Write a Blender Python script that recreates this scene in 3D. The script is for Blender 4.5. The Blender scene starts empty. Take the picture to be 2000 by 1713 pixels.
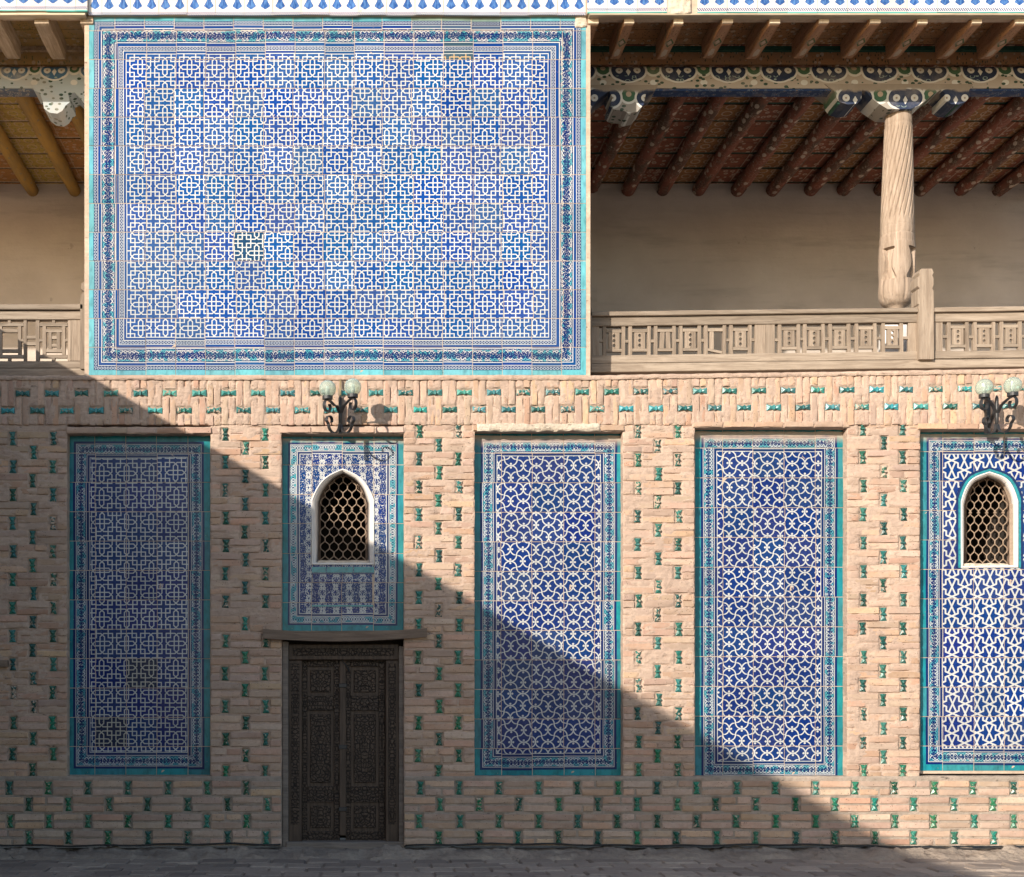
import bpy, math, random
import numpy as np
from mathutils import Vector, noise as mnoise
R = math.radians
random.seed(7)
scene = bpy.context.scene

# ------------------------------------------------------------------ camera, sky, sun, exposure
EYE = 1.464            # eye height above the paving
D = 11.0               # metres from the eye to the brick face (y = 0)
PX = 220.0             # photograph pixels per metre on the brick face
VX, VY = 685.0, 1350.0 # principal point of the photograph
cam_data = bpy.data.cameras.new('camera')
cam = bpy.data.objects.new('camera', cam_data)
scene.collection.objects.link(cam)
cam.location = (0, -D, EYE)
cam.rotation_euler = (R(90), 0, 0)
cam_data.sensor_width = 36.0
cam_data.lens = 36.0 * D * PX / 2000.0
cam_data.shift_x = (1000 - VX) / 2000
cam_data.shift_y = (VY - 856.5) / 2000
cam_data.clip_start = 0.1
cam_data.clip_end = 500
scene.camera = cam

KX, KY = 0.78, 0.455   # sun travel: right and down for each metre into the wall
sun_v = Vector((KX, 1.0, -KY)).normalized()
world = bpy.data.worlds.new('World')
scene.world = world
world.use_nodes = True
wn = world.node_tree
bg = wn.nodes['Background']
sky = wn.nodes.new('ShaderNodeTexSky')
sky.sky_type = 'NISHITA'
sky.sun_disc = False
sky.sun_elevation = math.asin(-sun_v.z)
sky.sun_rotation = math.atan2(-sun_v.x, -sun_v.y) % (2 * math.pi)
wn.links.new(sky.outputs[0], bg.inputs[0])
bg.inputs[1].default_value = 0.15
sun_d = bpy.data.lights.new('sun', 'SUN')
sun_d.energy = 4.8
sun_d.angle = R(0.53)
sun_d.color = (1.0, 0.90, 0.775)
sun = bpy.data.objects.new('sun', sun_d)
scene.collection.objects.link(sun)
sun.rotation_euler = sun_v.to_track_quat('-Z', 'Y').to_euler()
sun.location = (-12, -16, 14)

vs = scene.view_settings
vs.view_transform = 'Standard'
vs.look = 'None'
vs.exposure = 0.46
vs.gamma = 1.0
vs.use_curve_mapping = False
scene.cycles.use_denoising = True
scene.cycles.max_bounces = 6
scene.cycles.diffuse_bounces = 3
scene.cycles.transmission_bounces = 6

# ------------------------------------------------------------------ helpers
COL = scene.collection
WL = {}   # world origin of each object


def W(px, py, d=0.0):
    """photograph position on the plane d metres behind the brick face -> point in the place"""
    k = (D + d) / (D * PX)
    return Vector(((px - VX) * k, d, (VY - py) * k + EYE))


def empty(name, loc, label=None, cat=None, group=None):
    o = bpy.data.objects.new(name, None)
    o.empty_display_size = 0.1
    COL.objects.link(o)
    o.location = loc
    WL[o] = Vector(loc)
    tag(o, label, cat, group)
    return o


def tag(o, label=None, cat=None, group=None, kind=None):
    if label: o['label'] = label
    if cat: o['category'] = cat
    if group: o['group'] = group
    if kind: o['kind'] = kind
    return o


def mk(name, verts, faces, mat, parent=None, smooth=False, origin=None):
    """one mesh object from vertices given in place coordinates"""
    vv = np.array([tuple(v) for v in verts], dtype=float)
    if origin is None:
        origin = (vv.min(0) + vv.max(0)) / 2
    org = np.array(tuple(origin), dtype=float)
    me = bpy.data.meshes.new(name)
    me.from_pydata((vv - org).tolist(), [], faces)
    if smooth:
        me.polygons.foreach_set('use_smooth', [True] * len(me.polygons))
    me.update()
    if mat: me.materials.append(mat)
    o = bpy.data.objects.new(name, me)
    COL.objects.link(o)
    w = Vector(org.tolist())
    WL[o] = w
    if parent is not None:
        o.parent = parent
        o.location = w - WL[parent]
    else:
        o.location = w
    return o


def inst(name, me, loc, parent, scale=(1, 1, 1), rot=None):
    o = bpy.data.objects.new(name, me)
    COL.objects.link(o)
    w = Vector(loc)
    WL[o] = w
    o.parent = parent
    o.location = w - WL[parent]
    o.scale = scale
    if rot: o.rotation_euler = rot
    return o


class MB:
    """collects shapes for one mesh"""
    def __init__(s):
        s.v = []; s.f = []

    def add(s, v, f):
        n = len(s.v)
        s.v += [tuple(p) for p in v]
        s.f += [tuple(i + n for i in q) for q in f]
        return s

    def box(s, x0, x1, y0, y1, z0, z1, b=0.0):
        if b <= 0:
            v = [(x, y, z) for z in (z0, z1) for y in (y0, y1) for x in (x0, x1)]
            f = [(0, 1, 5, 4), (1, 3, 7, 5), (3, 2, 6, 7), (2, 0, 4, 6), (4, 5, 7, 6), (1, 0, 2, 3)]
            return s.add(v, f)
        # chamfered box: 24 vertices
        xs, ys, zs = (x0, x1), (y0, y1), (z0, z1)
        v = []; idx = {}
        for i in (0, 1):
            for j in (0, 1):
                for k in (0, 1):
                    sx, sy, sz = (1 - 2 * i), (1 - 2 * j), (1 - 2 * k)
                    X, Y, Z = xs[i], ys[j], zs[k]
                    idx[(i, j, k, 0)] = len(v); v.append((X, Y + sy * b, Z + sz * b))
                    idx[(i, j, k, 1)] = len(v); v.append((X + sx * b, Y, Z + sz * b))
                    idx[(i, j, k, 2)] = len(v); v.append((X + sx * b, Y + sy * b, Z))
        f = []
        def q(a, b_, c, d):
            f.append((idx[a], idx[b_], idx[c], idx[d]))
        for i in (0, 1): q((i, 0, 0, 0), (i, 1, 0, 0), (i, 1, 1, 0), (i, 0, 1, 0))
        for j in (0, 1): q((0, j, 0, 1), (1, j, 0, 1), (1, j, 1, 1), (0, j, 1, 1))
        for k in (0, 1): q((0, 0, k, 2), (1, 0, k, 2), (1, 1, k, 2), (0, 1, k, 2))
        for i in (0, 1):
            for j in (0, 1): q((i, j, 0, 0), (i, j, 1, 0), (i, j, 1, 1), (i, j, 0, 1))
            for k in (0, 1): q((i, 0, k, 0), (i, 1, k, 0), (i, 1, k, 2), (i, 0, k, 2))
        for j in (0, 1):
            for k in (0, 1): q((0, j, k, 1), (1, j, k, 1), (1, j, k, 2), (0, j, k, 2))
        for i in (0, 1):
            for j in (0, 1):
                for k in (0, 1):
                    f.append((idx[(i, j, k, 0)], idx[(i, j, k, 1)], idx[(i, j, k, 2)]))
        return s.add(v, f)

    def tube(s, pts, r, n=8, cap=True):
        """round tube along points; r number or list"""
        pts = [Vector(p) for p in pts]
        m = len(pts)
        rr = r if isinstance(r, (list, tuple)) else [r] * m
        base = len(s.v)
        t0 = (pts[1] - pts[0]).normalized()
        up = Vector((0, 0, 1)) if abs(t0.z) < 0.9 else Vector((0, 1, 0))
        nx = t0.cross(up).normalized()
        for i in range(m):
            a = pts[max(0, i - 1)]; b = pts[min(m - 1, i + 1)]
            t = (b - a).normalized()
            nx = (nx - t * nx.dot(t)).normalized()
            ny = t.cross(nx)
            for k in range(n):
                an = 2 * math.pi * k / n
                s.v.append(tuple(pts[i] + (nx * math.cos(an) + ny * math.sin(an)) * rr[i]))
        for i in range(m - 1):
            for k in range(n):
                a = base + i * n + k; b = base + i * n + (k + 1) % n
                s.f.append((a, b, b + n, a + n))
        if cap:
            s.f.append(tuple(base + k for k in range(n))[::-1])
            s.f.append(tuple(base + (m - 1) * n + k for k in range(n)))
        return s

    def prism(s, poly, y0, y1):
        """polygon of (x, z) extruded along y"""
        n = len(poly)
        v = [(x, y0, z) for x, z in poly] + [(x, y1, z) for x, z in poly]
        f = [tuple(range(n)), tuple(range(2 * n - 1, n - 1, -1))]
        f += [(i, i + n, (i + 1) % n + n, (i + 1) % n) for i in range(n)]
        return s.add(v, f)

    def ribbon(s, pts, wdir, w, t):
        """flat iron strip along points lying in a plane with normal wdir"""
        pts = [Vector(p) for p in pts]; m = len(pts)
        wd = Vector(wdir).normalized()
        base = len(s.v)
        for i in range(m):
            tg = (pts[min(m - 1, i + 1)] - pts[max(0, i - 1)]).normalized()
            nn = tg.cross(wd).normalized()
            for a, b in ((-1, -1), (1, -1), (1, 1), (-1, 1)):
                s.v.append(tuple(pts[i] + wd * (a * w / 2) + nn * (b * t / 2)))
        for i in range(m - 1):
            for k in range(4):
                a = base + i * 4 + k; b = base + i * 4 + (k + 1) % 4
                s.f.append((a, b, b + 4, a + 4))
        s.f.append((base, base + 1, base + 2, base + 3))
        e = base + 4 * (m - 1)
        s.f.append((e + 3, e + 2, e + 1, e))
        return s

    def build(s, name, mat, parent=None, smooth=False, origin=None):
        return mk(name, s.v, s.f, mat, parent, smooth, origin)


def pxbox(x0, x1, y0, y1, d0, d1, b=0.0):
    """box whose front face (depth d0) covers the photograph rectangle"""
    a = W(x0, y1, d0); c = W(x1, y0, d0)
    return MB().box(a.x, c.x, d0, d1, a.z, c.z, b)


def sm(o, angle=35):
    """smooth shading with hard edges kept"""
    me = o.data
    me.polygons.foreach_set('use_smooth', [True] * len(me.polygons))
    me.set_sharp_from_angle(angle=R(angle))
    return o

# ------------------------------------------------------------------ shader expressions
class G:
    def __init__(s, name, rough=0.8, spec=0.3):
        s.m = bpy.data.materials.new(name)
        s.m.use_nodes = True
        s.t = s.m.node_tree
        s.b = s.t.nodes['Principled BSDF']
        s.b.inputs['Roughness'].default_value = rough
        s.b.inputs['Specular IOR Level'].default_value = spec

    def n(s, kind, **kw):
        nd = s.t.nodes.new(kind)
        for k, v in kw.items(): setattr(nd, k, v)
        return nd

    def put(s, sock, v):
        if isinstance(v, E): v = v.v
        if isinstance(v, (int, float)):
            sock.default_value = v
        elif isinstance(v, (tuple, list)):
            if len(v) == 3 and len(sock.default_value) == 4: v = (*v, 1)
            sock.default_value = v
        else:
            s.t.links.new(v, sock)

    def math(s, op, *a):
        if all(not isinstance(x, E) or isinstance(x.v, (int, float)) for x in a) and op in ('ADD', 'SUBTRACT', 'MULTIPLY'):
            p, q = [x.v if isinstance(x, E) else x for x in a]
            return E(s, {'ADD': p + q, 'SUBTRACT': p - q, 'MULTIPLY': p * q}[op])
        nd = s.n('ShaderNodeMath', operation=op)
        for i, x in enumerate(a): s.put(nd.inputs[i], x)
        return E(s, nd.outputs[0])

    def coord(s, kind='Object', obj=None):
        nd = s.n('ShaderNodeTexCoord')
        if obj: nd.object = obj
        return nd.outputs[kind]

    def xyz(s, vec):
        nd = s.n('ShaderNodeSeparateXYZ'); s.t.links.new(vec, nd.inputs[0])
        return [E(s, o) for o in nd.outputs]

    def vec(s, x, y, z=0.0):
        nd = s.n('ShaderNodeCombineXYZ')
        for i, v in enumerate((x, y, z)): s.put(nd.inputs[i], v)
        return nd.outputs[0]

    def scale(s, vec, sc, add=(0, 0, 0)):
        nd = s.n('ShaderNodeMapping'); s.t.links.new(vec, nd.inputs[0])
        nd.inputs['Scale'].default_value = sc if isinstance(sc, (tuple, list)) else (sc, sc, sc)
        nd.inputs['Location'].default_value = add
        return nd.outputs[0]

    def noise(s, vec, sc=5, detail=3, rough=0.55, dist=0.0, col=False):
        nd = s.n('ShaderNodeTexNoise'); s.t.links.new(vec, nd.inputs['Vector'])
        nd.inputs['Scale'].default_value = sc; nd.inputs['Detail'].default_value = detail
        nd.inputs['Roughness'].default_value = rough; nd.inputs['Distortion'].default_value = dist
        return nd.outputs['Color'] if col else E(s, nd.outputs[0])

    def voro(s, vec, sc=5, feature='F1', rnd=1.0, out='Distance', dims='3D', metric=None):
        nd = s.n('ShaderNodeTexVoronoi', feature=feature, voronoi_dimensions=dims)
        if metric: nd.distance = metric
        s.t.links.new(vec, nd.inputs['Vector'])
        nd.inputs['Scale'].default_value = sc
        nd.inputs['Randomness'].default_value = rnd
        return E(s, nd.outputs[out]) if out == 'Distance' else nd.outputs[out]

    def rand(s):
        if not hasattr(s, '_r'): s._r = E(s, s.n('ShaderNodeObjectInfo').outputs['Random'])
        return s._r

    def mix(s, f, a, b, mode='MIX'):
        nd = s.n('ShaderNodeMix', data_type='RGBA', blend_type=mode)
        s.put(nd.inputs[0], f); s.put(nd.inputs[6], a); s.put(nd.inputs[7], b)
        return nd.outputs[2]

    def ramp(s, f, stops, const=False):
        nd = s.n('ShaderNodeValToRGB')
        cr = nd.color_ramp
        cr.interpolation = 'CONSTANT' if const else 'LINEAR'
        while len(cr.elements) < len(stops): cr.elements.new(1.0)
        for e, (p, c) in zip(cr.elements, sorted(stops, key=lambda q: q[0])):
            e.position = p; e.color = (*c, 1) if len(c) == 3 else c
        s.put(nd.inputs[0], f)
        return nd.outputs[0]

    def sstep(s, x, a, b):
        nd = s.n('ShaderNodeMapRange', interpolation_type='SMOOTHSTEP')
        s.put(nd.inputs[0], x); nd.inputs[1].default_value = a; nd.inputs[2].default_value = b
        return E(s, nd.outputs[0])

    def hsv(s, col, h=0.5, sat=1.0, v=1.0):
        nd = s.n('ShaderNodeHueSaturation')
        s.put(nd.inputs['Hue'], h); s.put(nd.inputs['Saturation'], sat); s.put(nd.inputs['Value'], v)
        s.put(nd.inputs['Color'], col)
        return nd.outputs[0]

    def bump(s, h, dist=0.01, strength=1.0):
        nd = s.n('ShaderNodeBump')
        nd.inputs['Strength'].default_value = strength
        nd.inputs['Distance'].default_value = dist
        s.put(nd.inputs['Height'], h)
        s.t.links.new(nd.outputs[0], s.b.inputs['Normal'])

    def out(s, col=None, rough=None):
        if col is not None: s.put(s.b.inputs['Base Color'], col)
        if rough is not None: s.put(s.b.inputs['Roughness'], rough)
        return s.m


class E:
    def __init__(s, g, v): s.g = g; s.v = v
    def __add__(s, o): return s.g.math('ADD', s, o)
    __radd__ = __add__
    def __sub__(s, o): return s.g.math('SUBTRACT', s, o)
    def __rsub__(s, o): return s.g.math('SUBTRACT', o, s)
    def __mul__(s, o): return s.g.math('MULTIPLY', s, o)
    __rmul__ = __mul__
    def __truediv__(s, o): return s.g.math('DIVIDE', s, o)
    def __lt__(s, o): return s.g.math('LESS_THAN', s, o)
    def __gt__(s, o): return s.g.math('GREATER_THAN', s, o)
    def abs(s): return s.g.math('ABSOLUTE', s)
    def min(s, o): return s.g.math('MINIMUM', s, o)
    def max(s, o): return s.g.math('MAXIMUM', s, o)
    def pp(s, h): return s.g.math('PINGPONG', s, h)
    def sin(s): return s.g.math('SINE', s)
    def sqrt(s): return s.g.math('SQRT', s)
    def fract(s): return s.g.math('FRACT', s)
    def floor(s): return s.g.math('FLOOR', s)
    def hypot(s, o): return (s * s + o * o).sqrt()


def mn(*a):
    r = a[0]
    for x in a[1:]: r = r.min(x)
    return r


def seg(x, y, a, b, w):
    """negative inside a strap of half width w from a to b"""
    dx, dy = b[0] - a[0], b[1] - a[1]
    L = math.hypot(dx, dy); tx, ty = dx / L, dy / L
    if abs(ty) < 1e-6:
        v = (y - a[1]).abs() - w; u = x
        u0, u1 = sorted((a[0], b[0]))
    elif abs(tx) < 1e-6:
        v = (x - a[0]).abs() - w; u = y
        u0, u1 = sorted((a[1], b[1]))
    else:
        v = (x * (-ty) + y * tx - (-ty * a[0] + tx * a[1])).abs() - w
        u = x * tx + y * ty
        u0, u1 = sorted((tx * a[0] + ty * a[1], tx * b[0] + ty * b[1]))
    um, hl = (u0 + u1) / 2, (u1 - u0) / 2
    return v.max((u - um).abs() - (hl + w))

# ------------------------------------------------------------------ tile materials
TURQ = (0.024, 0.25, 0.29)
NAVY = (0.005, 0.020, 0.105)
COBALT = (0.0035, 0.020, 0.118)
WHITE = (0.55, 0.555, 0.53)
GROUT = (0.50, 0.38, 0.28)


def tile_cross(g, px, py, ox, oy, cx, cy):
    a0 = ((px - ox) / cx).pp(0.5); b0 = ((py - oy) / cy).pp(0.5)
    a = a0.max(b0); b = a0.min(b0)
    w = 0.0215
    d = mn(seg(a, b, (0.05, 0.090), (0.275, 0.090), w), seg(a, b, (0.090, 0.0), (0.090, 0.090), w),
           seg(a, b, (0.285, 0.078), (0.360, 0.0), w), seg(a, b, (0.350, 0.0), (0.412, 0.060), w),
           seg(a, b, (0.415, 0.075), (0.415, 0.415), w), seg(a, b, (0.240, 0.240), (0.54, 0.240), w))
    return d < 0.0


def tile_wave(g, px, py, ox, oy, cx, cy):
    x = ((px - ox) / (cx / 2)).pp(1.0); y = ((py - oy) / (cy / 2)).pp(1.0)
    fl = y > 0.5
    x = x + fl * (1.0 - 2.0 * x); y = y + fl * (1.0 - 2.0 * y)
    w = 0.046
    d1 = (x.hypot(y - 0.5) - 0.5).abs() - w
    d2 = ((x - 0.5).hypot(y) - 0.5).abs().max(0.5 - x) - w
    d3 = x.hypot(y - 0.155) - 0.085
    d4 = (x - 0.845).hypot(y) - 0.085
    return mn(d1, d2, d3, d4) < 0.0


def tile_star(g, px, py, ox, oy, cx, cy):
    h = cy / cx
    x = ((px - ox) / (cx / 2)).pp(1.0); y = ((py - oy) / (cx / 2)).pp(h)
    fl = y > (h / 2)
    x = x + fl * (1.0 - 2.0 * x); y = y + fl * (h - 2.0 * y)
    w = 0.064
    d = mn(seg(x, y, (-.1, -.044), (0.48, 0.215), w), seg(x, y, (0.5, 0.24), (0.5, 0.6), w),
           seg(x, y, (1.0, 0.0), (0.71, h - 0.13), w), seg(x, y, (0.0, h), (0.29, 0.13), w))
    return d < 0.0


def tile_flora(g, px, py, ox, oy, sc=1.0):
    """scrolling stems with flower heads, mirrored about the axis"""
    wv = g.vec(px * 0.06, py * 0.06, 0)
    x = (px - ox).abs() * sc + (g.noise(wv, 1.0, 2) - 0.5) * 9.0; y = (py - oy) * sc + (g.noise(g.scale(wv, 1.0, (5, 9, 0)), 1.0, 2) - 0.5) * 9.0
    a = x.pp(13.0); b = y.pp(12.0)
    rings = ((a - 4.0).hypot(b - 5.0) - 7.5).abs() - 0.52
    rings = rings.min(((a - 12.0).hypot(b - 11.0) - 6.0).abs() - 0.52)
    v = g.vec(x, y, 0)
    lv = g.voro(g.scale(v, (0.30, 0.19, 1)), 1.0, rnd=1.0, dims='2D') - 0.145
    lv2 = g.voro(g.scale(v, (0.19, 0.30, 1), (3, 7, 0)), 1.0, rnd=1.0, dims='2D') - 0.115
    fl = (a - 10.0).hypot(b - 3.0)
    fl = (fl - 2.8).max(0.9 - fl)
    return mn(rings, lv, lv2, fl) < 0.0


def vine(g, s, e, c, hw, lam, ph=0.0):
    """interlaced circles with leaves along a border: e distance from the rim, c its middle"""
    t = (e - c)
    a = (s + ph).pp(lam / 2)
    r = hw * 0.80
    k = (a.hypot(t) - r).abs() - 0.55
    k = k.min(((a - lam / 2).hypot(t) - r).abs() - 0.55)
    v = g.vec(s, t, 0)
    lv = g.voro(g.scale(v, (0.36, 0.30, 1)), 1.0, rnd=1.0, dims='2D') - 0.19
    return k.min(lv) < 0.0


def panel_mat(name, root, pxc, pyb, sc, rect, kind, org, cell, border='lower', eb=0.0, dust=0.0,
              value=1.0, pale=0.0, seed=0.0, turq=TURQ, blue=COBALT, white=WHITE):
    g = G(name, 0.2, 0.22)
    oc = g.coord('Object', root)
    X, Y, Z = g.xyz(oc)
    r = g.rand()
    r2 = (r * 37.7).fract(); r3 = (r * 113.3).fract(); r4 = (r * 291.1).fract()
    jx = 2.2
    px0 = X * sc + pxc; py0 = Z * (-sc) + pyb
    px = px0 + (r2 - 0.5) * jx; py = py0 + (r3 - 0.5) * jx
    x0, y0, x1, y1 = rect
    ev = (px - x0).min(x1 - px); eh = (py - y0).min((y1 + eb) - py)
    isv = ev < eh
    e = ev.min(eh)
    s = px + isv * (py - px)
    if border == 'upper':
        stops = [(0, turq), (10, NAVY), (18, WHITE), (19.3, blue), (24.5, WHITE), (26, NAVY), (51.5, WHITE),
                 (53, blue), (59.3, WHITE), (60.5, NAVY), (67.5, WHITE), (69, blue), (73.3, WHITE), (75, NAVY)]
        inner = 75.0; vc, vh, lam = 38.8, 12.3, 17.0
    elif border == 'door':
        stops = [(0, turq), (11.5, NAVY), (15.5, WHITE), (16.6, NAVY), (28.5, WHITE), (29.7, NAVY), (33.5, WHITE), (35, NAVY)]
        inner = 35.0; vc, vh, lam = 22.6, 5.6, 10.0
    else:
        stops = [(0, turq), (12, NAVY), (16.6, WHITE), (17.8, NAVY), (37.2, WHITE), (38.5, NAVY), (43.2, WHITE), (44.6, NAVY)]
        inner = 44.6; vc, vh, lam = 27.5, 9.4, 14.0
    base = g.ramp(e * 0.01, [(p / 100, c) for p, c in stops], True)
    teal = g.mix(g.noise(oc, 14, 1) > 0.52, (0.50, 0.56, 0.56) if border != 'upper' else WHITE, (0.10, 0.38, 0.42))
    vm = vine(g, s, e, vc, vh, lam, seed) * ((e - vc).abs() < vh)
    if border == 'upper':
        for c0, hh in ((14.0, 3.6), (64.0, 3.0)):
            ch = (s.pp(3.2).hypot(e - c0) - 2.1).abs() - 0.85
            base = g.mix((ch < -0.25) * ((e - c0).abs() < hh), base, (0.40, 0.45, 0.50))
    base = g.mix(vm, base, teal)
    if kind == 'cross': pat = tile_cross(g, px, py, *org, *cell)
    elif kind == 'wave': pat = tile_wave(g, px, py, *org, *cell)
    elif kind == 'star': pat = tile_star(g, px, py, *org, *cell)
    else: pat = tile_flora(g, px, py, *org)
    mott = g.noise(oc, 55, 2, 0.6)
    bl = g.mix(g.sstep(mott, 0.35, 0.75), blue, tuple(min(1, c * q) for c, q in zip(blue, (2.6, 2.0, 1.7))))
    field = g.mix(pat, bl, white)
    rim = (e < 12.0) * g.sstep(g.noise(g.scale(oc, (20, 20, 9)), 1.0, 4, 0.65), 0.40, 0.72)
    base = g.mix(rim * 0.65, base, tuple(c * 0.42 for c in turq))
    col = g.mix(e > inner, base, field)
    # every tile is its own firing
    col = g.hsv(col, 0.5 + (r4 - 0.5) * 0.022, 0.92 + r2 * 0.14, (0.80 + r3 * 0.26) * value)
    # firing shade: streaky glaze
    st = g.noise(g.scale(oc, (30, 30, 12)), 1.0, 3, 0.6)
    col = g.mix(g.sstep(st, 0.3, 0.8) * (0.08 if pale else 0.14), col, (0.30, 0.42, 0.55) if pale else (0.02, 0.05, 0.09), 'MIX')
    if pale: col = g.mix(pale, col, (0.30, 0.45, 0.62))
    # losses in the glaze, odd chips and specks
    chips = g.noise(oc, 7.5, 5, 0.62)
    sp = g.voro(oc, 26, rnd=1.0)
    loss = (chips > 0.705).max((sp < 0.055) * (g.noise(oc, 3.0, 1) > 0.5))
    if dust:
        dd = (py0 - y0) + (g.noise(oc, 12, 4) - 0.5) * 22
        lossd = g.sstep(dd, dust + 8, dust * 0.2) * 0.85 * ((py0 - y0) > 5.0 + (g.noise(oc, 6, 2) - 0.5) * 5)
        loss = loss.max(lossd)
    col = g.mix(loss, col, GROUT)
    rough = 0.17 + loss * 0.6 + g.noise(oc, 25, 2) * 0.12
    g.bump(g.noise(oc, 22, 3) * 0.7 - loss * 0.35, 0.0022, 0.6)
    return g.out(col, rough)

# ------------------------------------------------------------------ plain materials
def brick_mat(name, base, var=0.12, bumpd=0.006):
    g = G(name, 0.92, 0.15)
    oc = g.coord('Object')
    r = g.rand()
    wv = g.n('ShaderNodeVectorMath', operation='ADD')
    geo = g.n('ShaderNodeNewGeometry')
    pos = geo.outputs['Position']
    big = g.noise(pos, 1.6, 3)
    fine = g.noise(pos, 34, 5, 0.65)
    med = g.noise(pos, 9, 4, 0.6)
    col = g.hsv(base, 0.5 + ((r * 17.3).fract() - 0.5) * 0.022, 0.80 + (r * 7.1).fract() * 0.36, 0.78 + r * 0.38)
    col = g.mix(g.sstep(med, 0.45, 0.75) * 0.55, col, (0.50, 0.40, 0.325))
    col = g.mix(g.sstep(fine, 0.30, 0.78) * 0.40, col, tuple(c * 0.62 for c in base))
    col = g.mix(g.sstep(big, 0.40, 0.70) * 0.38, col, (0.34, 0.265, 0.21))
    pits = g.voro(pos, 38) < 0.13
    col = g.mix(pits * (g.noise(pos, 6, 1) > 0.45), col, (0.12, 0.085, 0.06))
    g.bump(fine * 0.7 + med * 1.2 - pits * 0.5, bumpd, 0.9)
    return g.out(col)


def mortar_mat(name, a, b, bumpd=0.012):
    g = G(name, 0.95, 0.1)
    pos = g.n('ShaderNodeNewGeometry').outputs['Position']
    big = g.noise(pos, 2.3, 4)
    fine = g.noise(pos, 26, 6, 0.7)
    lay = g.noise(g.scale(pos, (5, 5, 30)), 1.0, 4, 0.6)
    col = g.mix(g.sstep(big, 0.35, 0.7), a, b)
    col = g.mix(g.sstep(fine, 0.35, 0.8) * 0.5, col, tuple(c * 0.55 for c in a))
    col = g.mix(g.sstep(lay, 0.5, 0.75) * 0.35, col, tuple(min(1, c * 1.25) for c in b))
    dk = g.noise(g.scale(pos, (9, 9, 22), (3, 1, 7)), 1.0, 5, 0.7)
    col = g.mix((dk > 0.66) * 0.65, col, tuple(c * 0.33 for c in a))
    g.bump(fine + lay * 0.8 - (dk > 0.66) * 0.5, bumpd, 1.0)
    return g.out(col)


def wood_mat(name, a, b, axis='x', rough=0.85, sc=1.0, paint=None, bumpd=0.004):
    g = G(name, rough, 0.2)
    oc = g.coord('Object')
    r = g.rand()
    sh = g.n('ShaderNodeVectorMath', operation='ADD')
    g.t.links.new(oc, sh.inputs[0]); g.put(sh.inputs[1], g.vec(r * 9.0, r * 23.0, r * 31.0))
    v = sh.outputs[0]
    s3 = {'x': (1.6, 22, 22), 'y': (22, 1.6, 22), 'z': (22, 22, 1.6)}[axis]
    gr = g.noise(g.scale(v, tuple(q * sc for q in s3)), 1.6, 5, 0.65, 0.6)
    fi = g.noise(g.scale(v, tuple(q * sc * 3.5 for q in s3)), 1.6, 3, 0.6)
    bl = g.noise(v, 3.0, 3)
    col = g.mix(g.sstep(gr, 0.30, 0.70), a, b)
    col = g.mix(g.sstep(fi, 0.55, 0.78) * 0.55, col, tuple(c * 0.28 for c in a))
    col = g.mix(g.sstep(bl, 0.45, 0.75) * 0.4, col, tuple(c * 0.7 for c in b))
    col = g.hsv(col, 0.5, 1.0, 0.82 + r * 0.36)
    g.bump(gr + fi * 0.6, bumpd, 0.8)
    return g.out(col)


M = {}
M['brick'] = brick_mat('brick_fired', (0.50, 0.335, 0.245))
M['brick_tan'] = brick_mat('brick_tan', (0.53, 0.37, 0.265))
M['brick_wing'] = brick_mat('brick_wing', (0.40, 0.29, 0.21))
M['mortar'] = mortar_mat('mortar', (0.45, 0.33, 0.26), (0.54, 0.405, 0.315))
M['mortar_grey'] = mortar_mat('mortar_grey', (0.33, 0.275, 0.225), (0.42, 0.34, 0.275))
M['grout'] = mortar_mat('grout', (0.48, 0.37, 0.28), (0.58, 0.45, 0.35), 0.004)
M['rubble'] = mortar_mat('rubble', (0.30, 0.245, 0.20), (0.42, 0.345, 0.275), 0.02)


def glaze_insert(name, base, worn):
    g = G(name, 0.16, 0.4)
    oc = g.coord('Object'); r = g.rand()
    pos = g.n('ShaderNodeNewGeometry').outputs['Position']
    col = g.hsv(base, 0.5 + ((r * 5.7).fract() - 0.55) * 0.075, 0.85 + (r * 3.3).fract() * 0.2, 0.45 + (r * 13.7).fract() * 1.05)
    n = g.noise(pos, 70, 3, 0.6)
    col = g.mix(g.sstep(n, 0.45, 0.8) * 0.4, col, (0.30, 0.62, 0.55))
    loss = g.noise(pos, 42, 3, 0.55) + ((r * 71.3).fract() - 0.62) * 0.30 * worn > 0.62
    col = g.mix(loss, col, (0.46, 0.36, 0.28))
    g.bump(g.noise(pos, 45, 2) - loss * 0.6, 0.004, 0.6)
    return g.out(col, 0.32 + loss * 0.6)


M['insert_teal'] = glaze_insert('glaze_teal', (0.028, 0.215, 0.21), 1.0)
M['insert_green'] = glaze_insert('glaze_green', (0.015, 0.105, 0.085), 1.25)
M['insert_green_new'] = glaze_insert('glaze_green_new', (0.012, 0.125, 0.072), 0.25)

M['wood_x'] = wood_mat('weathered_wood_rail', (0.22, 0.172, 0.13), (0.35, 0.285, 0.222), 'x')
M['wood_z'] = wood_mat('weathered_wood_slat', (0.22, 0.168, 0.125), (0.34, 0.272, 0.21), 'z')
M['wood_col'] = wood_mat('column_wood', (0.22, 0.165, 0.122), (0.37, 0.29, 0.228), 'z', sc=0.8)
M['wood_old_x'] = wood_mat('lintel_wood', (0.16, 0.115, 0.085), (0.27, 0.20, 0.15), 'x')
M['wood_tail_left'] = wood_mat('eave_wood', (0.26, 0.19, 0.125), (0.44, 0.35, 0.26), 'y')
M['wood_lath'] = wood_mat('lath_wood', (0.45, 0.37, 0.27), (0.60, 0.51, 0.38), 'x')


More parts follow.
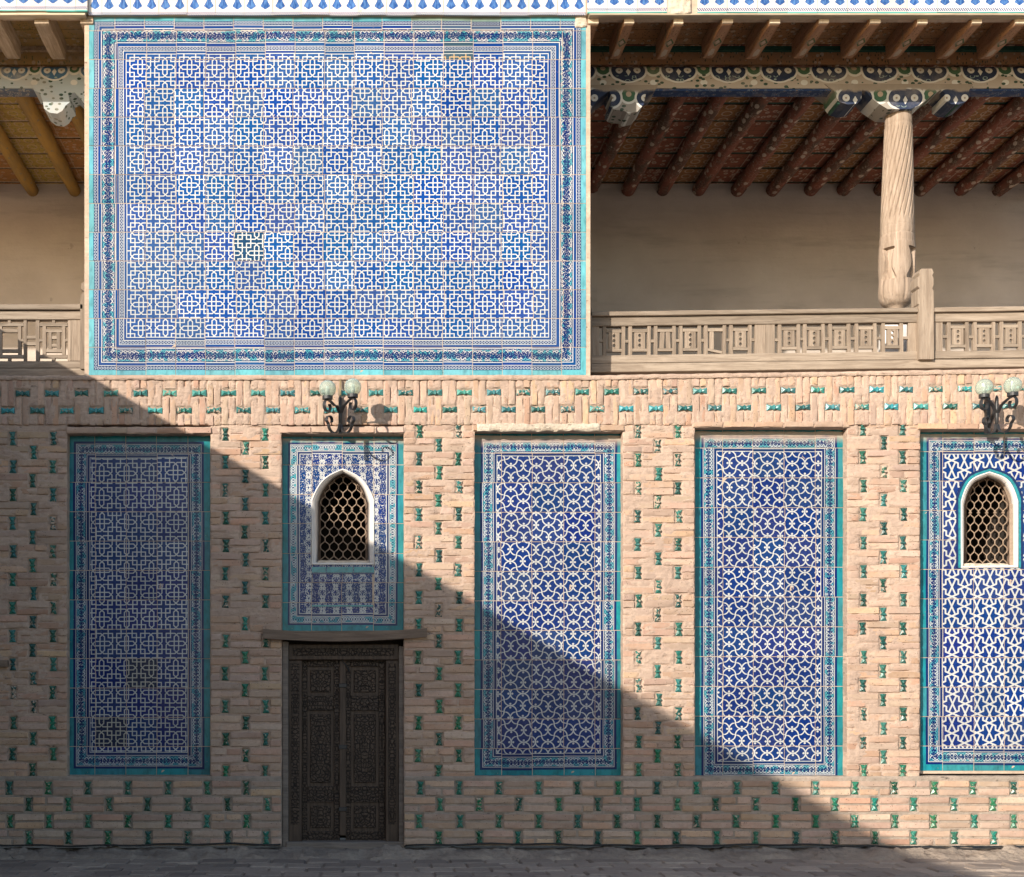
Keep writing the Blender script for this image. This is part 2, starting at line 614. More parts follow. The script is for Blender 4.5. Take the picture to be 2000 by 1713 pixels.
def door_mat(name, axis, carve):
    g = G(name, 0.55, 0.35)
    oc = g.coord('Object'); r = g.rand()
    X, Y, Z = g.xyz(oc)
    s3 = {'x': (2, 30, 30), 'z': (30, 30, 2)}[axis]
    gr = g.noise(g.scale(oc, s3), 1.5, 4, 0.6)
    a, b = (0.050, 0.033, 0.023), (0.100, 0.067, 0.046)
    col = g.mix(g.sstep(gr, 0.3, 0.7), a, b)
    if carve:
        v = g.vec(X.abs() + (r * 3.0), Z, 0)
        wn_ = g.noise(g.scale(v, 16), 1.0, 2, 0.5, col=True)
        vm = g.n('ShaderNodeVectorMath', operation='MULTIPLY_ADD')
        g.t.links.new(wn_, vm.inputs[0]); vm.inputs[1].default_value = (0.05, 0.05, 0.05); g.t.links.new(v, vm.inputs[2])
        wv = g.voro(vm.outputs[0], 34, 'DISTANCE_TO_EDGE', dims='2D')
        leaf = g.sstep(wv, 0.04, 0.16)
        col = g.mix(leaf, (0.022, 0.015, 0.011), col)
        g.bump(leaf + gr * 0.15, 0.014, 1.0)
    else:
        g.bump(gr, 0.003, 0.7)
    return g.out(col)


M['door_carved'] = door_mat('door_carved', 'z', True)
M['door_plain'] = door_mat('door_plain', 'z', False)
M['door_rail'] = door_mat('door_rail', 'x', True)
M['threshold'] = wood_mat('threshold_wood', (0.15, 0.125, 0.105), (0.24, 0.20, 0.17), 'x')


def simple(name, col, rough=0.6, spec=0.4, metal=0.0, nsc=18, var=0.35, bumpd=0.002):
    g = G(name, rough, spec)
    g.b.inputs['Metallic'].default_value = metal
    oc = g.coord('Object')
    n = g.noise(oc, nsc, 4, 0.6)
    c = g.mix(g.sstep(n, 0.35, 0.75), col, tuple(x * (1 - var) for x in col))
    g.bump(n, bumpd, 0.6)
    return g.out(c)


M['iron'] = simple('wrought_iron', (0.030, 0.030, 0.032), 0.45, 0.5)
M['rust'] = simple('painted_grille', (0.30, 0.215, 0.15), 0.6, 0.4, nsc=40)
M['cable'] = simple('cable_rubber', (0.035, 0.032, 0.03), 0.6)
M['pipe'] = simple('conduit', (0.25, 0.19, 0.10), 0.5)
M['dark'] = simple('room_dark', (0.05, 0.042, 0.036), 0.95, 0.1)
M['reveal'] = simple('whitewash', (0.74, 0.70, 0.66), 0.9, 0.2, nsc=9, var=0.14, bumpd=0.008)
M['reveal_frame'] = simple('window_frame_wood', (0.16, 0.11, 0.08), 0.8, 0.2, nsc=30)
M['green_lath'] = simple('green_paint', (0.025, 0.085, 0.06), 0.7, 0.3, nsc=25)
M['turq'] = simple('turquoise_glaze', TURQ, 0.2, 0.5, nsc=26, var=0.45)
M['navy'] = simple('navy_glaze', NAVY, 0.2, 0.5, nsc=26, var=0.4)


def plaster_mat(name, a, b):
    g = G(name, 0.95, 0.1)
    pos = g.n('ShaderNodeNewGeometry').outputs['Position']
    n = g.noise(pos, 1.3, 5, 0.6); f = g.noise(pos, 16, 5, 0.6)
    tr = g.noise(g.scale(pos, (0.7, 1, 5)), 1.0, 4, 0.6)
    col = g.mix(g.sstep(n, 0.3, 0.72), a, b)
    col = g.mix(g.sstep(tr, 0.50, 0.72) * 0.5, col, tuple(c * 0.68 for c in a))
    ht = g.noise(g.scale(pos, (3, 1, 3), (2, 0, 5)), 1.0, 6, 0.7)
    col = g.mix((ht > 0.665) * 0.5, col, tuple(c * 0.6 for c in a))
    g.bump(f * 0.6 + n * 2.0 + tr * 1.5, 0.010, 0.8)
    return g.out(col)


M['plaster'] = plaster_mat('clay_plaster', (0.46, 0.40, 0.35), (0.55, 0.485, 0.43))
M['plaster_rough'] = mortar_mat('rough_plaster', (0.55, 0.46, 0.36), (0.66, 0.57, 0.46), 0.02)


def globe_mat():
    g = G('ribbed_glass', 0.12, 0.5)
    oc = g.coord('Object')
    g.b.inputs['Transmission Weight'].default_value = 0.82
    g.b.inputs['IOR'].default_value = 1.35
    return g.out((0.84, 0.95, 0.88), 0.08)


M['globe'] = globe_mat()


def painted_rafter(name, a, b, dots, den):
    g = G(name, 0.75, 0.25)
    oc = g.coord('Object'); r = g.rand()
    X, Y, Z = g.xyz(oc)
    sh = g.vec(X + r * 7.0, Y + r * 13.0, Z)
    n = g.noise(g.scale(sh, (9, 2.2, 9)), 1.0, 4, 0.6)
    gr = g.noise(g.scale(sh, (40, 3, 40)), 1.0, 3, 0.6)
    col = g.mix(g.sstep(n, 0.40, 0.62), a, b)
    fl = g.voro(g.scale(sh, (11, 6.5, 11)), 1.0)
    pet = g.noise(sh, 60, 2)
    m = (fl + (pet - 0.5) * 0.22) < den
    col = g.mix(m * 0.85, col, dots)
    ring = ((g.voro(g.scale(sh, (16, 12, 16), (4, 2, 9)), 1.0) - 0.42).abs() < 0.03) * 0.3
    col = g.mix(ring, col, dots)
    col = g.mix(g.sstep(gr, 0.5, 0.75) * 0.4, col, tuple(c * 0.45 for c in a))
    g.bump(gr, 0.004, 0.7)
    return g.out(col)


M['rafter_red'] = painted_rafter('rafter_red', (0.25, 0.090, 0.058), (0.11, 0.066, 0.046), (0.56, 0.46, 0.36), 0.27)
M['rafter_yellow'] = painted_rafter('rafter_yellow', (0.36, 0.205, 0.045), (0.27, 0.165, 0.050), (0.22, 0.17, 0.09), 0.16)


def painted_board(name, reds, cream, green, bay, off):
    """painted ceiling boards: a medallion field in each bay between rafters"""
    g = G(name, 0.8, 0.2)
    pos = g.n('ShaderNodeNewGeometry').outputs['Position']
    X, Y, Z = g.xyz(pos)
    k = ((X - off) / bay).floor()
    alt = (k * 0.5).fract() > 0.25
    u = ((X - off) / bay).fract() - 0.5
    v = ((Y - 0.75) / 0.40).fract() - 0.5
    base = g.mix(alt, reds[0], reds[1])
    a = u.abs() * bay; b = v.abs() * 0.40
    cart = (a.max(b * 0.55) - 0.135).abs() < 0.007
    sc = (a.pp(0.075).hypot(b.pp(0.075)) - 0.050).abs() < 0.008
    fl = g.voro(g.scale(pos, 13), 1.0)
    dots = ((fl - 0.26).abs() < 0.10) * (1.0 - alt)
    m = cart.max(sc * alt).max(dots)
    n = g.noise(pos, 26, 3)
    col = g.mix(m * (0.45 + 0.4 * n), base, cream)
    lv = (g.voro(g.scale(pos, 24), 1.0) < 0.20)
    col = g.mix(lv * 0.8, col, green)
    seam = ((Y - 0.75) / 0.10).fract()
    col = g.mix((seam < 0.03) * 0.8, col, (0.02, 0.014, 0.01))
    col = g.mix(g.sstep(g.noise(pos, 5, 4), 0.45, 0.7) * 0.45, col, tuple(c * 0.5 for c in reds[0]))
    g.bump(n, 0.003, 0.5)
    return g.out(col)


M['board_red'] = painted_board('board_red', ((0.25, 0.090, 0.055), (0.31, 0.150, 0.062)), (0.54, 0.41, 0.31), (0.035, 0.060, 0.040), 0.4336, 2.474)
M['board_yellow'] = painted_board('board_yellow', ((0.33, 0.155, 0.050), (0.34, 0.235, 0.060)), (0.42, 0.29, 0.20), (0.075, 0.115, 0.030), 0.494, -3.34)


def painted_soffit(name, base, dots, green, worn):
    g = G(name, 0.8, 0.2)
    pos = g.n('ShaderNodeNewGeometry').outputs['Position']
    fl = g.voro(g.scale(pos, 15), 1.0)
    n = g.noise(pos, 30, 3)
    col = g.mix(((fl + (n - 0.5) * 0.2) < 0.28) * 0.8, base, dots)
    lv = g.voro(g.scale(pos, (38, 38, 22), (2, 5, 1)), 1.0) < 0.27
    col = g.mix(lv * 0.85, col, green)
    col = g.mix(g.sstep(g.noise(pos, 4.5, 5, 0.65), 0.42, 0.66) * worn, col, (0.33, 0.26, 0.185))
    seam = (g.xyz(pos)[1] / 0.16).fract() < 0.035
    col = g.mix(seam * 0.7, col, (0.02, 0.015, 0.01))
    g.bump(n, 0.003, 0.5)
    return g.out(col)


M['soffit_brown'] = painted_soffit('soffit_brown', (0.34, 0.175, 0.080), (0.45, 0.36, 0.27), (0.040, 0.062, 0.035), 0.30)
M['soffit_ochre'] = painted_soffit('soffit_ochre', (0.35, 0.225, 0.085), (0.42, 0.34, 0.24), (0.11, 0.135, 0.06), 0.55)


def painted_tail():
    g = G('tail_painted', 0.8, 0.2)
    oc = g.coord('Object'); r = g.rand()
    X, Y, Z = g.xyz(oc)
    gr = g.noise(g.scale(oc, (28, 3, 28)), 1.0, 4, 0.6)
    n = g.noise(oc, 22, 4, 0.6)
    col = g.mix(g.sstep(gr, 0.35, 0.7), (0.46, 0.27, 0.165), (0.34, 0.18, 0.105))
    q = X.abs() / 0.034; p = (Y - 0.02) / 0.066
    rr = (q.abs() + p.abs())
    col = g.mix(((rr - 1.0).abs() < 0.22), col, (0.10, 0.155, 0.085))
    col = g.mix((rr + (n - 0.5) * 0.5 < 0.62), col, (0.50, 0.40, 0.31))
    p2 = (Y - 0.21) / 0.095
    col = g.mix((q.hypot(p2) + (n - 0.5) * 1.0 < 0.72), col, (0.50, 0.41, 0.32))
    lv = g.voro(g.scale(oc, (45, 28, 45)), 1.0) < 0.2
    col = g.mix(lv * 0.7, col, (0.06, 0.07, 0.035))
    end = Y < -0.283
    col = g.mix(end, col, g.mix(g.sstep(gr, 0.3, 0.7), (0.50, 0.40, 0.29), (0.68, 0.57, 0.43)))
    col = g.mix(g.sstep(g.noise(oc, 9, 4), 0.55, 0.7) * 0.6, col, (0.33, 0.25, 0.18))
    g.bump(gr + n * 0.4, 0.005, 0.8)
    return g.out(col)


M['tail_painted'] = painted_tail()


def painted_beam(name, per, off, z0, z1, deep, fresh, grey=(0.40, 0.345, 0.29)):
    """scalloped medallions with paired white flowers; z0..z1 is the painted height"""
    g = G(name, 0.7, 0.25)
    pos = g.n('ShaderNodeNewGeometry').outputs['Position']
    X, Y, Z = g.xyz(pos)
    n = g.noise(pos, 7, 4, 0.6)
    wx = (n - 0.5) * 0.012
    u = (X - off + wx).pp(per / 2)            # 0 at a medallion's middle
    v = (Z - z0) / (z1 - z0)                  # 0 bottom, 1 top
    vm = v * (z1 - z0)
    H = z1 - z0
    white = (0.60, 0.60, 0.57)
    navy = deep; green = (0.055, 0.125, 0.075)
    lobe = mn((u / 1.0).hypot((vm - H * 0.62) / 0.75) - per * 0.30, (u - per * 0.16).hypot(vm - H * 0.66) - per * 0.20)
    gap = (u - per * 0.5).abs().hypot((vm - H * 0.74)) - per * 0.16
    col = g.mix(gap < 0.0, grey, green)
    col = g.mix((gap.abs() < 0.011), col, white)
    col = g.mix(lobe < 0.0, col, navy)
    col = g.mix((lobe.abs() < 0.010), col, white)
    disc = (u - per * 0.18).hypot(vm - H * 0.66)
    col = g.mix(disc < 0.034, col, white)
    col = g.mix(disc < 0.010, col, (0.30, 0.24, 0.18))
    d2 = (u - per * 0.5).hypot(vm - H * 0.76)
    col = g.mix(d2 < 0.026, col, (0.42, 0.33, 0.25))
    lil = (u * 1.5).hypot(vm - H * 0.62)
    col = g.mix((u * 1.7 + (vm - H * 0.60).abs() - 0.040) < 0.0, col, white)
    col = g.mix(((u - per * 0.5).abs() * 0.8).hypot(vm - H * 0.20) < 0.026, col, white)
    lf = g.voro(g.scale(pos, (15, 15, 24)), 1.0)
    col = g.mix((lf < 0.30) * (lobe > 0.012) * (vm < H * 0.5), col, (0.03, 0.065, 0.045))
    col = g.mix(((lf - 0.33).abs() < 0.05) * (lobe < -0.005) * (vm < H * 0.45), col, (0.28, 0.36, 0.33))
    # bare upper edge and rubbed places
    col = g.mix(g.sstep(v + (n - 0.5) * 0.35, 0.80, 0.90), col, (0.30, 0.25, 0.20))
    wear = g.noise(pos, 3.2, 5, 0.65)
    col = g.mix(g.sstep(wear, 0.44, 0.70) * (1.0 - fresh), col, (0.45, 0.40, 0.34))
    crk = g.noise(g.scale(pos, (2, 8, 55)), 1.0, 3)
    col = g.mix((crk > 0.70) * 0.7, col, (0.05, 0.04, 0.03))
    g.bump(crk * 0.8 + n, 0.004, 0.6)
    return g.out(col)


YF = 0.78
ZB1 = (VY - 172) * (D + YF) / 2420 + EYE
ZT1 = (VY - 118) * (D + YF) / 2420 + EYE
M['beam_right'] = painted_beam('beam_right', 0.478, 2.64, ZB1, ZT1, (0.022, 0.034, 0.075), 0.72)
M['capital'] = painted_beam('capital_paint', 0.478, 2.64 + 0.239, ZB1 - 0.33, ZB1 + 0.02, (0.028, 0.042, 0.085), 0.66, (0.32, 0.295, 0.265))
M['beam_left'] = painted_beam('beam_left', 0.38, -3.2, ZB1, ZT1, (0.055, 0.14, 0.26), 0.45, (0.36, 0.42, 0.45))


def strip_paint(name, base, dots):
    g = G(name, 0.7, 0.25)
    pos = g.n('ShaderNodeNewGeometry').outputs['Position']
    f = g.voro(g.scale(pos, (20, 20, 34)), 1.0)
    col = g.mix((f - 0.34).abs() < 0.05, base, dots)
    col = g.mix(f < 0.14, col, (0.33, 0.25, 0.17))
    col = g.mix(g.sstep(g.noise(pos, 6, 4), 0.5, 0.7) * 0.5, col, (0.22, 0.18, 0.15))
    return g.out(col)


M['strip_blue'] = strip_paint('strip_blue', (0.022, 0.050, 0.135), (0.12, 0.16, 0.24))
M['strip_grey'] = strip_paint('strip_grey', (0.085, 0.105, 0.145), (0.30, 0.28, 0.25))


def frieze_mat(name, root, pxc, pyb, sc, tile, x_off, ybot, hatch):
    """white tiles painted with pairs of blue drops above a hatched hem"""
    g = G(name, 0.22, 0.5)
    oc = g.coord('Object', root)
    X, Y, Z = g.xyz(oc)
    r = g.rand(); r2 = (r * 41.3).fract(); r3 = (r * 97.1).fract()
    px = X * sc + pxc; h = Z * sc          # h: pixels above the lower rim
    half = tile / 2
    u = (px - x_off - half / 2 + (r2 - 0.5) * 2).pp(half / 2)
    hh = h - hatch - 5.0
    body = (hh < 9.0) * (u < (hh * 1.5).min(9.3))
    body = body.max((hh > 8.0) * (u < (9.3 - (hh - 8.0) * 0.55).max(4.4)) * (hh < 21.0))
    body = body.max((hh > 20.0) * (u < (4.4 + (hh - 20.0) * 0.5).min(9.2)) * (hh < 36.0))
    st = g.noise(g.scale(oc, (60, 60, 18)), 1.0, 3)
    blue = g.mix(g.sstep(st, 0.35, 0.7), (0.020, 0.075, 0.26), (0.085, 0.20, 0.46))
    ground = g.mix(r3, (0.70, 0.60, 0.54), (0.68, 0.70, 0.66))
    col = g.mix(body, ground, blue)
    hem = ((h - (hatch - 2.5)).abs() < 3.2)
    hs = ((px + h * 0.75) / 4.4).fract() < 0.52
    col = g.mix(hem * hs, col, (0.020, 0.055, 0.20))
    col = g.mix(h < hatch - 7.0, col, (0.10, 0.42, 0.38))
    col = g.hsv(col, 0.5, 1.0, 0.86 + r * 0.2)
    loss = g.noise(oc, 8, 5, 0.6) > 0.70
    col = g.mix(loss, col, (0.55, 0.44, 0.34))
    return g.out(col, 0.2 + loss * 0.6)

# ------------------------------------------------------------------ ground and paving
GY = 1672.0                                    # where the paving plane meets the brick face
ground = mk('ground', [(-60, -60, -0.012), (60, -60, -0.012), (60, 40, -0.012), (-60, 40, -0.012)], [(0, 1, 2, 3)], M['rubble'])
tag(ground, kind='structure')


def paver_mat():
    g = G('paving_brick', 0.9, 0.2)
    pos = g.n('ShaderNodeNewGeometry').outputs['Position']; r = g.rand()
    f = g.noise(pos, 28, 5, 0.65); m = g.noise(pos, 5, 4)
    col = g.mix(r, (0.24, 0.195, 0.165), (0.43, 0.35, 0.285))
    col = g.mix(g.sstep(m, 0.4, 0.7) * 0.5, col, (0.26, 0.22, 0.185))
    col = g.mix(g.sstep(f, 0.4, 0.8) * 0.45, col, (0.20, 0.165, 0.135))
    g.bump(f + m * 1.5, 0.010, 1.0)
    return g.out(col)


M['paver'] = paver_mat()
pave = mk('pavement', [(-5.2, -6, -0.006), (9, -6, -0.006), (9, 0.3, -0.006), (-5.2, 0.3, -0.006)], [(0, 1, 2, 3)], M['rubble'])
tag(pave, kind='structure')


def plate_meshes(name, lx, ly, h, n, jit, mat):
    out = []
    for k in range(n):
        b = 0.012
        rnd = lambda s: random.uniform(-s, s)
        top = [(-lx / 2 + b + rnd(jit), -ly / 2 + b + rnd(jit)), (lx / 2 - b + rnd(jit), -ly / 2 + b + rnd(jit)),
               (lx / 2 - b + rnd(jit), ly / 2 - b + rnd(jit)), (-lx / 2 + b + rnd(jit), ly / 2 - b + rnd(jit))]
        mid = [(-lx / 2, -ly / 2), (lx / 2, -ly / 2), (lx / 2, ly / 2), (-lx / 2, ly / 2)]
        v = [(x, y, h + rnd(0.003)) for x, y in top] + [(x, y, h - 0.014) for x, y in mid] + [(x, y, -0.03) for x, y in mid]
        f = [(0, 1, 2, 3)] + [(4 + i, 4 + (i + 1) % 4, (i + 1) % 4, i) for i in range(4)] + [(8 + i, 8 + (i + 1) % 4, 4 + (i + 1) % 4, 4 + i) for i in range(4)]
        me = bpy.data.meshes.new(name); me.from_pydata(v, [], f); me.materials.append(mat); me.update()
        out.append(me)
    return out


pav = plate_meshes('paving_brick', 0.288, 0.221, 0.012, 8, 0.006, M['paver'])
for j in range(7):
    yy = -0.40 - j * 0.238
    off = (j % 2) * 0.15 + random.uniform(-.02, .02)
    x = -3.85 + off
    while x < 7.2:
        inst('paving_brick', random.choice(pav), (x, yy + random.uniform(-.008, .008), random.uniform(-0.008, 0.006)), pave,
             rot=(random.uniform(-.03, .03), random.uniform(-.02, .02), random.uniform(-.012, .012)))
        x += 0.302 + random.uniform(-.004, .004)

# ------------------------------------------------------------------ brick wall
def nz(x, z, s, seed=0.0):
    return mnoise.noise(Vector((x * s, z * s, seed)))


def fbm(x, z, s, seed=0.0, o=4):
    return mnoise.fractal(Vector((x * s, z * s, seed)), 0.9, 2.0, o)


def rough_slab(name, x0, x1, z0, z1, yback, yf, mat, parent, res=0.016, edge=0.006, wob=0.004, up=None, upb=None):
    nx = max(3, int((x1 - x0) / res)); nzv = max(3, int((z1 - z0) / res))
    v = []; f = []
    for j in range(nzv + 1):
        for i in range(nx + 1):
            x = x0 + (x1 - x0) * i / nx; za = z0 + (upb(x) if upb else 0); zt_ = z1 + (up(x) if up else 0)
            z = za + (zt_ - za) * j / nzv
            y = yf(x, z)
            bi = i in (0, nx); bj = j in (0, nzv)
            if bi or bj: y += edge * (1.0 + nz(x, z, 9.0, 3.3))
            if bi: x += wob * nz(x, z, 14.0, 5.1) * (1 if wob else 0)
            if bj: z += wob * nz(x, z, 14.0, 8.1)
            v.append((x, y, z))
    w = nx + 1
    for j in range(nzv):
        for i in range(nx):
            a = j * w + i
            f.append((a, a + 1, a + 1 + w, a + w))
    loop = [i for i in range(w)] + [j * w + nx for j in range(1, nzv + 1)] + [nzv * w + i for i in range(nx - 1, -1, -1)] + [j * w for j in range(nzv - 1, 0, -1)]
    b0 = len(v)
    for q in loop: v.append((v[q][0], yback, v[q][2]))
    n = len(loop)
    for k in range(n):
        f.append((loop[k], b0 + k, b0 + (k + 1) % n, loop[(k + 1) % n]))
    f.append(tuple(b0 + k for k in range(n - 1, -1, -1)))
    o = mk(name, v, f, mat, parent, True)
    o.data.set_sharp_from_angle(angle=R(55))
    return o


def brick_meshes(name, lx, lz, n, mats, jit=0.004, depth=0.05):
    """bricks with worn arrises; front at y = 0, facing -y"""
    out = []
    for k in range(n):
        b = random.uniform(0.0030, 0.0055)
        nx = 4 if lx > lz else 2
        nzz = 2 if lx > lz else 4
        v = []; f = []
        for j in range(nzz + 1):
            for i in range(nx + 1):
                x = -lx / 2 + b + (lx - 2 * b) * i / nx; z = -lz / 2 + b + (lz - 2 * b) * j / nzz
                y = random.uniform(-0.0025, 0.0025)
                if i in (0, nx): x += random.uniform(-jit, jit * .3) * (1 if i == nx else -1)
                if j in (0, nzz): z += random.uniform(-jit * .6, jit * .3) * (1 if j == nzz else -1)
                if i in (0, nx) and j in (0, nzz): y += random.uniform(0.0, 0.008)
                v.append((x, y, z))
        w = nx + 1
        for j in range(nzz):
            for i in range(nx):
                a = j * w + i; f.append((a, a + 1, a + 1 + w, a + w))
        loop = list(range(w)) + [j * w + nx for j in range(1, nzz + 1)] + [nzz * w + i for i in range(nx - 1, -1, -1)] + [j * w for j in range(nzz - 1, 0, -1)]
        b0 = len(v)
        for q in loop:
            x, y, z = v[q]
            sx = -1 if x < -lx / 2 + 2.5 * b else (1 if x > lx / 2 - 2.5 * b else 0)
            sz = -1 if z < -lz / 2 + 2.5 * b else (1 if z > lz / 2 - 2.5 * b else 0)
            v.append((x + sx * b, b + 0.002, z + sz * b))
        b1 = len(v)
        for k2 in range(len(loop)):
            x, y, z = v[b0 + k2]; v.append((x, depth, z))
        m_ = len(loop)
        for k2 in range(m_):
            f.append((loop[k2], b0 + k2, b0 + (k2 + 1) % m_, loop[(k2 + 1) % m_]))
            f.append((b0 + k2, b1 + k2, b1 + (k2 + 1) % m_, b0 + (k2 + 1) % m_))
        me = bpy.data.meshes.new(name)
        me.from_pydata(v, [], f)
        me.polygons.foreach_set('use_smooth', [True] * len(me.polygons))
        me.set_sharp_from_angle(angle=R(32))
        me.materials.append(random.choice(mats)); me.update()
        out.append(me)
    return out


def insert_mesh(name, mat, h=25.0, w=13.5, knob=True):
    """hourglass glazed insert with faceted halves and a knob at its waist; upright"""
    s = 1 / PX
    H = h * s / 2; Wd = w * s / 2; n = 4.2 * s / 2 * 1.2
    v = []; f = []
    for sg in (-1, 1):
        b = len(v)
        zc = H * 0.58 * sg
        v += [(-Wd, 0.004, H * sg), (Wd, 0.004, H * sg), (n, 0.002, 0.14 * H * sg), (-n, 0.002, 0.14 * H * sg), (0.0, -0.012, zc),
              (-Wd, 0.03, H * sg), (Wd, 0.03, H * sg), (n, 0.03, 0.14 * H * sg), (-n, 0.03, 0.14 * H * sg)]
        for i in range(4):
            q = (b + i, b + (i + 1) % 4, b + 4); f.append(q if sg > 0 else q[::-1])
            q = (b + 5 + i, b + 5 + (i + 1) % 4, b + (i + 1) % 4, b + i); f.append(q if sg > 0 else q[::-1])
    b = len(v)
    kw = Wd * 0.86; kh = H * 0.17
    ring = [(-kw, 0), (-kw * .7, -kh), (kw * .7, -kh), (kw, 0), (kw * .7, kh), (-kw * .7, kh)]
    v += [(x * .8, -0.013, z * .8) for x, z in ring] + [(x, 0.0, z) for x, z in ring] + [(x, 0.03, z) for x, z in ring]
    f.append(tuple(b + i for i in range(6)))
    for i in range(6):
        j = (i + 1) % 6
        f.append((b + 6 + i, b + 6 + j, b + j, b + i)); f.append((b + 12 + i, b + 12 + j, b + 6 + j, b + 6 + i))
    me = bpy.data.meshes.new(name); me.from_pydata(v, [], f); me.materials.append(mat); me.update()
    return me


BK = [M['brick'], M['brick'], M['brick_tan']]
L_LONG = brick_meshes('brick', 60 / PX, 11.5 / PX, 10, BK)
L_HALF = brick_meshes('brick', 26 / PX, 11.5 / PX, 8, BK)
L_SOL = brick_meshes('brick', 12 / PX, 55 / PX, 8, BK)
L_SSH = brick_meshes('brick', 12 / PX, 22 / PX, 8, BK)
IN_GREEN = insert_mesh('glazed_insert', M['insert_green'])
IN_NEW = insert_mesh('glazed_insert', M['insert_green_new'])
IN_TEAL = insert_mesh('glazed_insert', M['insert_teal'], 27.0, 12.5)

wall = empty('brick_wall', W(1000, GY, 0), 'sunlit brick wall with green glazed hourglass inserts round the tile panels', 'brick wall')


def put_brick(lib, nom, cx, cy, w, h, parent, dy=0.0, name='brick'):
    p = W(cx, cy, 0)
    o = inst(name, random.choice(lib), (p.x, dy + random.uniform(-0.003, 0.003), p.z), parent,
             (w / nom[0], 1, h / nom[1]), (random.uniform(-.012, .012), random.uniform(-.006, .006), random.uniform(-.01, .01)))
    return o


def put_insert(me, cx, cy, parent, dy, horiz=False, sc=1.0):
    p = W(cx, cy, 0)
    o = inst('glazed_insert', me, (p.x, dy, p.z), parent, (random.uniform(.9, 1.06) * sc, 1, random.uniform(.93, 1.05) * sc),
             (0, (math.pi / 2 if horiz else 0) + random.uniform(-.05, .05), 0))
    return o


def carved(base, rects, joints=(), vert=False):
    """a mortar face with pockets for the inserts and gaping joints"""
    import bisect
    rows_ = {}
    for (cx, cy, hw, hh) in rects: rows_.setdefault(round(cy), []).append((cx, cy, hw, hh))
    ks = sorted(rows_)
    js = sorted(joints)
    def fn(x, z):
        y = base(x, z)
        px, py = x * PX + VX, pyz(z)
        i = bisect.bisect(ks, py)
        for k in ks[max(0, i - 1):i + 1]:
            for (cx, cy, hw, hh) in rows_[k]:
                if abs(px - cx) < hw and abs(py - cy) < hh: return y + 0.015 + nz(x, z, 40, 2) * .002
        q = px if vert else py
        i = bisect.bisect(js, q)
        for k in js[max(0, i - 1):i + 1]:
            if abs(q - k) < 1.7:
                if nz(x * (2.0 if not vert else 9.0), z * (9.0 if not vert else 2.0), 3.0, k) > 0.12: y += 0.010
        return y
    return fn


def brick_row(parent, cy, h, xa, xb, xs, me, dy_b, dy_i, worn, joint=3.0, vj=3.5):
    """a double course between xa and xb with inserts at xs"""
    cuts = [xa] + [q for q in xs if xa + 7 < q < xb - 7] + [xb]
    for x in cuts[1:-1]:
        put_insert(me, x, cy, parent, dy_i)
    for i in range(len(cuts) - 1):
        a = cuts[i] + (9.0 if i > 0 else 0.5); b = cuts[i + 1] - (9.0 if i < len(cuts) - 2 else 0.5)
        if b - a < 8: continue
        for sg in (-1, 1):
            bh = h / 2 - joint
            cyy = cy + sg * h / 4
            aa, bb = a, b
            if b - a > 45 and random.random() < 0.12 + 0.06 * (not worn):   # a course of two pieces
                mid = a + (b - a) * random.uniform(.4, .65)
                spans = [(a, mid - vj / 2), (mid + vj / 2, b)]
            else: spans = [(a, b)]
            for (p, q) in spans:
                w = q - p
                lib, nom = (L_LONG, (60, 11.5)) if w > 42 else (L_HALF, (26, 11.5))
                dy = dy_b + (random.choice((0, 0, 0, 0.004)) if worn else 0)
                put_brick(lib, nom, (p + q) / 2 + random.uniform(-.6, .6), cyy + random.uniform(-.5, .5), w, bh * random.uniform(.9, 1.04), parent, dy)


def zpx(y): return (VY - y) / PX + EYE
def xpx(x): return (x - VX) / PX
def pyz(z): return VY - (z - EYE) * PX


def pier_front(yt, seed):
    def fn(x, z):
        py = pyz(z)
        worn = min(1.0, max(0.0, (yt - py) / 25.0 + 0.5))
        a = fbm(x, z * 1.5, 7.0, seed) * 0.0055 + nz(x, z * 3.0, 16.0, seed + 2) * 0.0022
        sm_ = max(0.0, fbm(x, z, 3.0, seed + 9, 3) - 0.15) * 0.010
        return worn * (0.0015 - a - sm_) + (1 - worn) * (0.0095 - a * 0.5)
    return fn


# piers: (left, right, middle column, transition to clean joints, upper rows, lower rows), True = pair of side inserts
def rows_linear(y0, pitch, n, first=True):
    return [(y0 + pitch * k, pitch, (k % 2 == 0) == first) for k in range(n)]


def rows_list(ys, first=True):
    out = []
    for k, y in enumerate(ys):
        nxt = ys[k + 1] - y if k + 1 < len(ys) else y - ys[k - 1]
        prv = y - ys[k - 1] if k else nxt
        out.append((y, min(nxt, prv, 34), (k % 2 == 0) == first))
    return out


